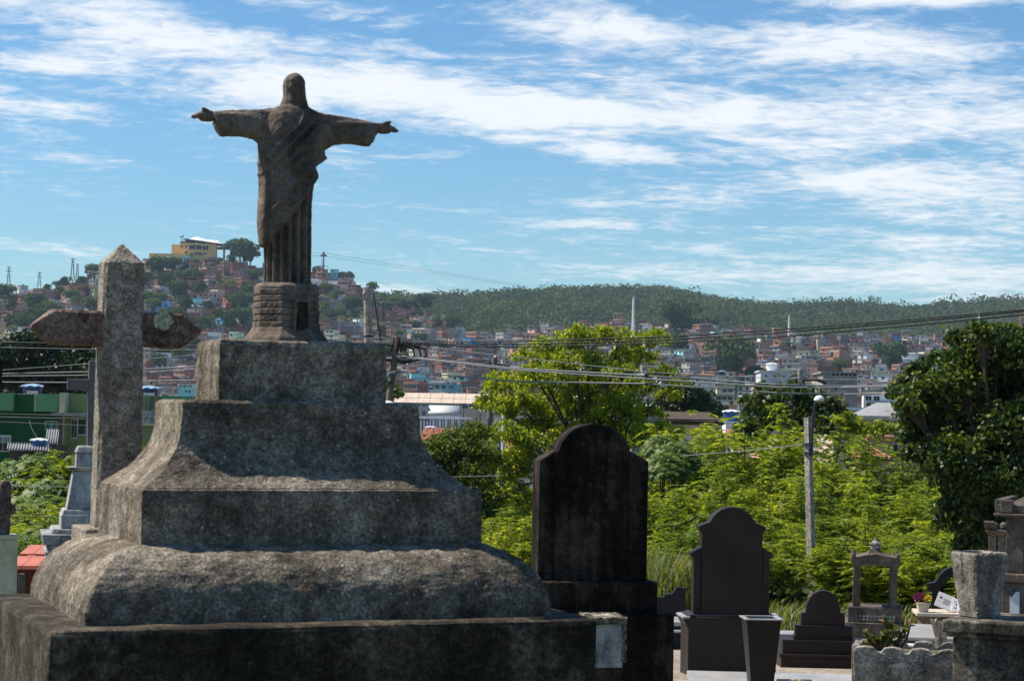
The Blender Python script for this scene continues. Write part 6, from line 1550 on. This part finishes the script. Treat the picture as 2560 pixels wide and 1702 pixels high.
# yellow-green tree in the middle
L1 = [(1395, 862, 62, 30), (1470, 838, 62, 26), (1545, 848, 60, 26), (1625, 850, 52, 24), (1338, 890, 55, 26), (1440, 900, 70, 24), (1575, 893, 66, 26), (1655, 930, 40, 20), (1268, 962, 60, 34), (1365, 955, 72, 32), (1490, 965, 74, 32), (1590, 968, 60, 30),
      (1700, 962, 34, 16), (1668, 990, 40, 20), (1236, 1010, 44, 34), (1310, 1030, 66, 34), (1425, 1035, 70, 32), (1540, 1040, 70, 34), (1620, 1030, 40, 24), (1262, 1090, 54, 34), (1240, 1160, 44, 40), (1290, 1180, 44, 40), (1232, 1250, 40, 44), (1268, 1310, 46, 44), (1240, 1380, 44, 40), (1310, 1260, 40, 40), (1340, 1110, 46, 36), (1600, 1100, 56, 36), (1660, 1090, 50, 34), (1400, 925, 60, 24), (1530, 925, 60, 24), (1330, 930, 44, 22), (1300, 1000, 50, 26), (1380, 1000, 60, 28), (1455, 1005, 60, 28), (1540, 1005, 60, 28), (1355, 1075, 56, 30), (1430, 1085, 60, 30), (1505, 1085, 60, 30), (1570, 1075, 56, 30), (1300, 1140, 44, 34), (1260, 1220, 44, 40), (1225, 1320, 36, 40), (1640, 1140, 46, 34)]
lobed_tree('broadleaf_tree', 'sunlit yellow-green tree rising in the middle behind the black headstone', (1462, 1560), 50, (1468, 1120), L1, 'leaf_yellow', .09, 640, .9, .32, .13, 3, depth=.9, clump=.11)
# deep dark tree at the right edge
L2 = [(2490, 870, 62, 50), (2425, 905, 56, 44), (2560, 885, 60, 46), (2400, 960, 60, 44), (2335, 962, 48, 36), (2500, 965, 90, 60), (2318, 1032, 62, 46), (2420, 1062, 96, 64), (2535, 1080, 90, 70), (2300, 1088, 46, 36), (2390, 1150, 76, 60), (2480, 1200, 90, 66), (2590, 980, 70, 70), (2620, 1120, 80, 80), (2545, 1290, 66, 60), (2450, 1300, 60, 50), (2420, 1230, 60, 50), (2650, 930, 70, 60), (2600, 1240, 70, 70), (2350, 1100, 50, 40), (2250, 985, 26, 18), (2275, 1020, 30, 22), (2510, 1360, 60, 40), (2430, 1370, 46, 34), (2580, 1340, 60, 50), (2380, 1290, 46, 40), (2560, 1180, 90, 60, .8), (2480, 1280, 80, 60, .9), (2440, 1140, 80, 60, .9), (2600, 1060, 80, 70, .9), (2262, 962, 26, 18), (2300, 928, 30, 20), (2350, 898, 36, 22), (2398, 850, 30, 24), (2455, 832, 36, 24), (2530, 838, 36, 26), (2285, 1135, 30, 24), (2340, 1180, 36, 28)]
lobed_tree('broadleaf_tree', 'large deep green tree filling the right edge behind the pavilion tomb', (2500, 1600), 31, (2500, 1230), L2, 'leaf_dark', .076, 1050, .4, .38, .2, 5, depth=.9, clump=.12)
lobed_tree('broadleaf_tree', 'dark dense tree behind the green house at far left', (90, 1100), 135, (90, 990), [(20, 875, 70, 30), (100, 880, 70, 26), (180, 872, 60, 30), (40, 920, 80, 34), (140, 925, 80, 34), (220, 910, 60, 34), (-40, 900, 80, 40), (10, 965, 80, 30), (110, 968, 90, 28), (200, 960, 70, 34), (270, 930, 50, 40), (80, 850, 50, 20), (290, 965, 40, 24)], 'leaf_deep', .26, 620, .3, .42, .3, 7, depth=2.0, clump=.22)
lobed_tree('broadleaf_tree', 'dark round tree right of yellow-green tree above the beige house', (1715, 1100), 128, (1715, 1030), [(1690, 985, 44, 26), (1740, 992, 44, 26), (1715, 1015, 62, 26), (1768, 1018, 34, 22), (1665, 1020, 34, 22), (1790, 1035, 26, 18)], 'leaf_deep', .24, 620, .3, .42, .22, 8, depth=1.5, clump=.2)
lobed_tree('broadleaf_tree', 'dark tree clump behind the street lamp head', (1985, 1200), 72, (1985, 1075), [(1880, 1010, 36, 24), (1925, 1000, 40, 26), (1985, 985, 50, 26), (2050, 1010, 46, 30), (1900, 1050, 46, 36), (1960, 1045, 60, 40), (2030, 1060, 56, 40), (2080, 1070, 36, 34), (1915, 972, 20, 16), (1870, 1085, 36, 36), (2100, 1040, 26, 20)], 'leaf_dark', .17, 620, .3, .42, .18, 9, depth=1.2, clump=.18)
lobed_tree('broadleaf_tree', 'bushy mid-green tree right of the monument over tile roofs', (1140, 1420), 46, (1140, 1200), [(1150, 1096, 44, 28), (1190, 1086, 36, 26), (1100, 1126, 50, 34), (1170, 1136, 54, 36), (1220, 1146, 30, 36), (1060, 1156, 40, 30), (1110, 1186, 60, 40), (1180, 1206, 54, 44), (1060, 1226, 46, 40), (1130, 1266, 60, 44), (1200, 1276, 40, 44), (1150, 1346, 54, 44), (1090, 1316, 46, 40), (1210, 1366, 36, 40), (1120, 1406, 54, 40)], 'leaf_shrub', .085, 800, .3, .34, .08, 10, depth=.8, clump=.14)
lobed_tree('small_tree', 'pale green small tree between the old beige house and lamp', (2120, 1200), 66, (2120, 1080), [(2110, 1050, 26, 20), (2130, 1075, 30, 20), (2175, 1070, 40, 18), (2220, 1075, 30, 16)], 'leaf_feather', .15, 520, .3, .4, .06, 12, depth=.6, clump=.16)
lobed_tree('small_tree', 'dark palm-green bush behind the leaning power pole', (960, 1150), 70, (960, 1020), [(955, 975, 26, 20), (985, 985, 24, 18), (945, 1000, 28, 22)], 'leaf_dark', .2, 420, .3, .3, .08, 13, depth=.6, clump=.16)

# feathery shrubs: fronds with leaflets
def feather_mesh(seed, H, R_, nf, fl):
    r = np.random.default_rng(seed); V = []; nleaf = 11
    # stems fan out; fronds sit along their outer halves
    ns = 26; a = r.uniform(0, 6.28, ns); q = np.sqrt(r.uniform(.02, 1, ns)) * R_; top = H * (1 - .42 * (q / R_) ** 2) * r.uniform(.72, 1.05, ns)
    wood = MB()
    tips = np.stack([q * np.cos(a), q * np.sin(a), top], 1)
    for t_ in tips: wood.tube([np.array([t_[0] * .12, t_[1] * .12, -.2]), t_ * np.array([.5, .5, .55]), t_], [.035, .022, .006], 5)
    k = r.integers(0, ns, nf); u = np.clip(r.beta(2.2, 1.1, nf), .08, 1)
    o = tips[k] * np.stack([.12 + .88 * u ** 1.2, .12 + .88 * u ** 1.2, u], 1)
    az = r.uniform(0, 6.28, nf); el = r.normal(.25, .4, nf); L_ = fl * r.uniform(.6, 1.25, nf)
    d = np.stack([np.cos(az) * np.cos(el), np.sin(az) * np.cos(el), np.sin(el)], 1)
    o = o + r.normal(0, .09, (nf, 3))
    side = np.cross(d, np.array([0, 0, 1.])); side /= np.linalg.norm(side, axis=1)[:, None]
    cen = []; dirs = []; szs = []
    for j in range(nleaf):
        v = (j + .6) / nleaf; p = o + d * (L_ * v)[:, None]; p[:, 2] -= L_ * .45 * v * v
        for sgn in (-1, 1):
            dd = side * sgn + d * .45 + np.array([0, 0, -.15 - .3 * v]); ln = L_ * .30 * math.sin(math.pi * min(.97, .12 + v * .85)) ** .7
            cen.append(p + dd * (ln * .5)[:, None]); dirs.append(dd); szs.append(ln)
    cen = np.concatenate(cen); dirs = np.concatenate(dirs); szs = np.concatenate(szs)
    v_, f_ = leaves(cen, dirs, szs, seed, .17)
    me = np_mesh('foliage', v_, f_); me.materials.append(MATS['leaf_feather']); wm = wood.mesh('stems'); wm.materials.append(MATS['bark'])
    return me, wm
FE = [feather_mesh(31, 3.9, 1.45, 2300, .36), feather_mesh(32, 3.4, 1.55, 2300, .36), feather_mesh(33, 3.0, 1.35, 2000, .34)]
FEH = [3.9, 3.4, 3.0]
shr = []
for x, yt, D in ((1620, 1120, 47), (1705, 1075, 48), (1790, 1085, 47), (1868, 1042, 46), (1945, 1028, 48), (2040, 1085, 45), (2105, 1110, 47), (2180, 1105, 46), (2262, 1120, 45), (2345, 1150, 44), (2420, 1180, 43), (1655, 1200, 43), (1745, 1185, 42), (1830, 1165, 41), (1915, 1150, 41), (2005, 1190, 40), (2095, 1195, 41), (2175, 1200, 40), (2260, 1215, 40), (2340, 1230, 39), (1700, 1290, 37), (1800, 1290, 36), (1900, 1270, 37.5), (1985, 1300, 39), (2070, 1290, 39), (2180, 1300, 35), (2270, 1320, 35), (2360, 1330, 34), (2440, 1330, 34)):
    shr.append((x, yt, D))
shr.sort()
rows_ = {0: 'back', 1: 'middle', 2: 'front'}
cnt = defaultdict(int)
def feathery(x, yt, D, label, group, k=None, name='feathery_shrub', sc=None):
    p = P(x, yt, D); g = gz(D); H = max(p[2] - g, .8); k = rng.randrange(3) if k is None else k
    t_ = thing(name, label, 'shrub', (p[0], D, g), rng.uniform(0, 6.28), group); q = H / FEH[k]; t_.scale = (max(q, .85) if sc is None else sc, max(q, .85) if sc is None else sc, q)
    for nm, me in zip(('foliage', 'stems'), FE[k]):
        o_ = bpy.data.objects.new(nm, me); COL.objects.link(o_); o_.parent = t_
NUM = ['first', 'second', 'third', 'fourth', 'fifth', 'sixth', 'seventh', 'eighth', 'ninth', 'tenth', 'eleventh', 'twelfth']
for x, yt, D in shr:
    yt -= 26 if yt < 1185 else 10
    row = 'back' if D >= 43 and yt < 1160 else ('middle' if D >= 39 else 'front'); i = cnt[row]; cnt[row] += 1
    feathery(x, yt, D, 'feathery bright green shrub, %s from left in the %s row behind tombs' % (NUM[i], row), 'feathery shrubs behind the tombs')
for x, yt, D, lb in ((200, 1085, 40, 'feathery yellow-green shrub left of the large cross below olive house'), (150, 1120, 42, 'lower feathery shrub beside the slim marble cross grave'), (375, 1098, 38, 'feathery shrub between large cross and pedestal'), (335, 1140, 36, 'small feathery shrub low behind the large cross'), (120, 1250, 30, 'feathery shrub low left of the marble pedestal'), (60, 1330, 28, 'feathery shrub above the red tomb'), (1640, 1330, 34, 'feathery shrub just right of the tall black headstone'), (1330, 1190, 45, 'feathery shrub half hidden by the left side of black headstone'), (1255, 1260, 42, 'feathery shrub between the monument cushion and black headstone')):
    feathery(x, yt, D, lb, 'feathery shrubs at left' if x < 500 else 'feathery shrubs behind the tombs')

# big-leaved shrubs at the left
def castor_mesh(seed, R_, H, n):
    r = np.random.default_rng(seed); V = []; F_ = []; o = 0
    lob = []
    for k in range(7):
        a = math.radians(-120 + 40 * k); lob.append((math.sin(a), math.cos(a), 1.0 - .25 * abs(k - 3) / 3))
    for i in range(n):
        d = r.normal(0, 1, 3); d[2] = abs(d[2]); d = unit(d); c = d * np.array([R_, R_, H]) * r.uniform(.55, 1.02)
        nrm = unit(d * .55 + np.array([-.1, -.35, .9]) + r.normal(0, .3, 3)); t1 = unit(np.cross(nrm, r.normal(0, 1, 3))); t2 = np.cross(nrm, t1); s_ = r.uniform(.10, .19)
        V.append(c)
        for q, (a, b, l) in enumerate(lob):
            dirv = t1 * a + t2 * b; per = t1 * b - t2 * a
            V += [c + (dirv * .5 + per * .17) * l * s_, c + dirv * l * s_ - nrm * .25 * s_ * l, c + (dirv * .5 - per * .17) * l * s_]
            F_.append((o, o + 1 + 3 * q, o + 2 + 3 * q, o + 3 + 3 * q))
        o += 22
    me = np_mesh('foliage', np.array(V), np.array(F_)); me.materials.append(MATS['leaf_castor']); w_ = MB()
    for k in range(9):
        a = r.uniform(0, 6.28); e = np.array([math.cos(a) * R_ * .7, math.sin(a) * R_ * .7, H * r.uniform(.6, .9)]); w_.tube([(0, 0, -2.5), e * .5 + r.normal(0, .1, 3), e], [.03, .02, .01], 5)
    wm = w_.mesh('stems'); wm.materials.append(MATS['bark']); return me, wm
CA = [castor_mesh(51, .95, .95, 620), castor_mesh(52, .8, .8, 480)]
for x, y, D, k, sc, lb in ((20, 1215, 42, 0, 1.1, 'big-leaved shrub at the far left edge under corrugated roof'), (85, 1190, 41, 0, 1.0, 'big-leaved glossy shrub in the middle of the left thicket'), (140, 1240, 39, 1, 1.0, 'big-leaved shrub next to the marble pedestal, upper'), (50, 1290, 36, 1, 1.0, 'big-leaved shrub above the cream pillar'), (105, 1300, 34, 0, .85, 'big-leaved glossy shrub directly above the red tomb'), (160, 1320, 33, 1, .8, 'big-leaved shrub touching the marble pedestal, lower'), (30, 1370, 31, 1, .9, 'big-leaved shrub right of cream pillar at ground'), (95, 1375, 29, 1, .8, 'lowest big-leaved shrub just behind the red tomb'),
                            (1665, 1175, 44, 1, .7, 'big-leaved shrub right of the tall black headstone, upper'), (1690, 1150, 45, 1, .7, 'small big-leaved plant above it beside yellow-green tree'), (1655, 1120, 47, 1, .6, 'little big-leaved plant between yellow-green tree and feathery shrubs')):
    p = P(x, y + (62 if x < 500 else 20), D); t_ = thing('castor_shrub', lb, 'shrub', (p[0], D, p[2]), rng.uniform(-.5, .5), 'big-leaved shrubs'); t_.scale = (sc, sc, sc)
    for nm, me in zip(('foliage', 'stems'), CA[k]):
        o_ = bpy.data.objects.new(nm, me); COL.objects.link(o_); o_.parent = t_
# tall grass, dry stalks and ground cover
def grass(name, label, x0, x1, D0, D1, hgt, n, seed, mat):
    r = np.random.default_rng(seed); V = []; 
    D = r.uniform(D0, D1, n); x = np.array([P(q, 1400, d)[0] for q, d in zip(r.uniform(x0, x1, n), D)]); z = np.array([gz(d) for d in D])
    h_ = hgt * r.uniform(.5, 1.2, n); a = r.uniform(0, 6.28, n); b = h_ * r.uniform(.15, .6, n); w_ = .012
    p0 = np.stack([x, D, z], 1); m_ = p0 + np.stack([np.cos(a) * b * .35, np.sin(a) * b * .35, h_ * .7], 1); e = p0 + np.stack([np.cos(a) * b, np.sin(a) * b, h_ * (1 - .25 * b / h_)], 1)
    sd = np.stack([-np.sin(a), np.cos(a), 0 * a], 1) * w_
    v = np.stack([p0 - sd, p0 + sd, m_ + sd, m_ - sd, e + sd * .1, e - sd * .1], 1).reshape(-1, 3); i = np.arange(n) * 6
    f_ = np.concatenate([np.stack([i, i + 1, i + 2, i + 3], 1), np.stack([i + 3, i + 2, i + 4, i + 5], 1)])
    o_ = link(name, np_mesh(name, v, f_), MATS[mat]); return tag(o_, label, 'grass', None, 'stuff')
grass('tall_grass', 'tall arching grass and dry stalks behind the dark headstones', 1600, 1760, 31, 36, 1.3, 2600, 3, 'grass_blade')
grass('ground_grass', 'low weeds along the foot of the shrubs behind tombs', 1560, 2560, 31, 38, .6, 5200, 4, 'grass_blade')
r_ = np.random.default_rng(6)
n = 30000; D = r_.uniform(34, 62, n); x = (r_.uniform(-120, 2700, n) - 1280) / FPX * D; z = np.array([gz(d) for d in D]) + r_.uniform(0, .9, n)
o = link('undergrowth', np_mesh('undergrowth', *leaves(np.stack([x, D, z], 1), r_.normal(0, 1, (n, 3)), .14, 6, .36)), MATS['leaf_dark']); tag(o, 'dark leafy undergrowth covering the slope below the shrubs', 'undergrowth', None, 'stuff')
n = 26000; D = r_.uniform(41, 50, n); x = (r_.uniform(300, 1110, n) - 1280) / FPX * D
top = 2.3 + .5 * np.sin(x * 1.7) + .4 * np.sin(x * 4.1 + D); u = 1 - r_.uniform(0, 1, n) ** 2 * .9
z = np.array([gz(d) for d in D]) + top * u
o = link('thicket', np_mesh('thicket', *leaves(np.stack([x, D, z], 1), r_.normal(0, 1, (n, 3)), .15, 16, .34)), MATS['leaf_shrub']); tag(o, 'leafy green thicket on the slope behind the stepped monument', 'thicket', None, 'stuff')
# palms on the hill
def palm_mesh(seed):
    r = np.random.default_rng(seed); w_ = MB(); w_.tube([(0, 0, -1), (.2, 0, 4), (.1, .1, 8)], [.28, .22, .2], 7); cen = []; dirs = []; sz = []
    for k in range(17):
        a = r.uniform(0, 6.28); e = r.uniform(-.3, 1.0); d = np.array([math.cos(a), math.sin(a), e]); d = unit(d); L_ = r.uniform(2.2, 3.2)
        for j in range(14):
            v = (j + .5) / 14; p = np.array([.1, .1, 8]) + d * L_ * v; p[2] -= 1.5 * v * v
            for sg in (-1, 1):
                sd = np.array([-math.sin(a), math.cos(a), 0]) * sg; cen.append(p + sd * .3); dirs.append(sd + d * .4 + np.array([0, 0, -.5])); sz.append(.8)
    me = np_mesh('fronds', *leaves(np.array(cen), np.array(dirs), np.array(sz), seed, .13)); me.materials.append(MATS['leaf_far_b']); wm = w_.mesh('trunk'); wm.materials.append(MATS['bark']); return me, wm
PM = palm_mesh(3)
for x, y, sc, lb in ((362, 672, .9, 'small palm on the skyline left of the yellow station'), (373, 670, .8, 'second small palm on the skyline left of yellow station'), (478, 668, 1.2, 'palm in front of the yellow station wall'), (438, 678, .9, 'yellowish palm below the yellow station'), (1092, 832, 1.7, 'palm above the warehouse at the hill foot'), (995, 770, 1.5, 'palm on the ridge where the two hills meet')):
    p = at_px(x, y); t_ = thing('palm_tree', lb, 'palm', p, rng.uniform(0, 6), 'palms on the hill'); t_.scale = (sc, sc, sc)
    for nm, me in zip(('fronds', 'trunk'), PM):
        o_ = bpy.data.objects.new(nm, me); COL.objects.link(o_); o_.parent = t_

# ------------------------------------------------------------------ haze
hz = link('haze', MB().box(-1950, 1950, -80, 4100, -14, 190))
hm_ = bpy.data.materials.new('haze'); hm_.use_nodes = True; nt = hm_.node_tree; nt.nodes.clear()
pv = nt.nodes.new('ShaderNodeVolumePrincipled'); pv.inputs['Color'].default_value = (.62, .80, 1.0, 1); pv.inputs['Density'].default_value = .000065; pv.inputs['Anisotropy'].default_value = .0
ou = nt.nodes.new('ShaderNodeOutputMaterial'); nt.links.new(pv.outputs[0], ou.inputs['Volume'])
hz.data.materials.append(hm_); hz['kind'] = 'stuff'; hz['label'] = 'thin bluish haze in the air over the town and hills'; hz['category'] = 'haze'
hm_.cycles.homogeneous_volume = True
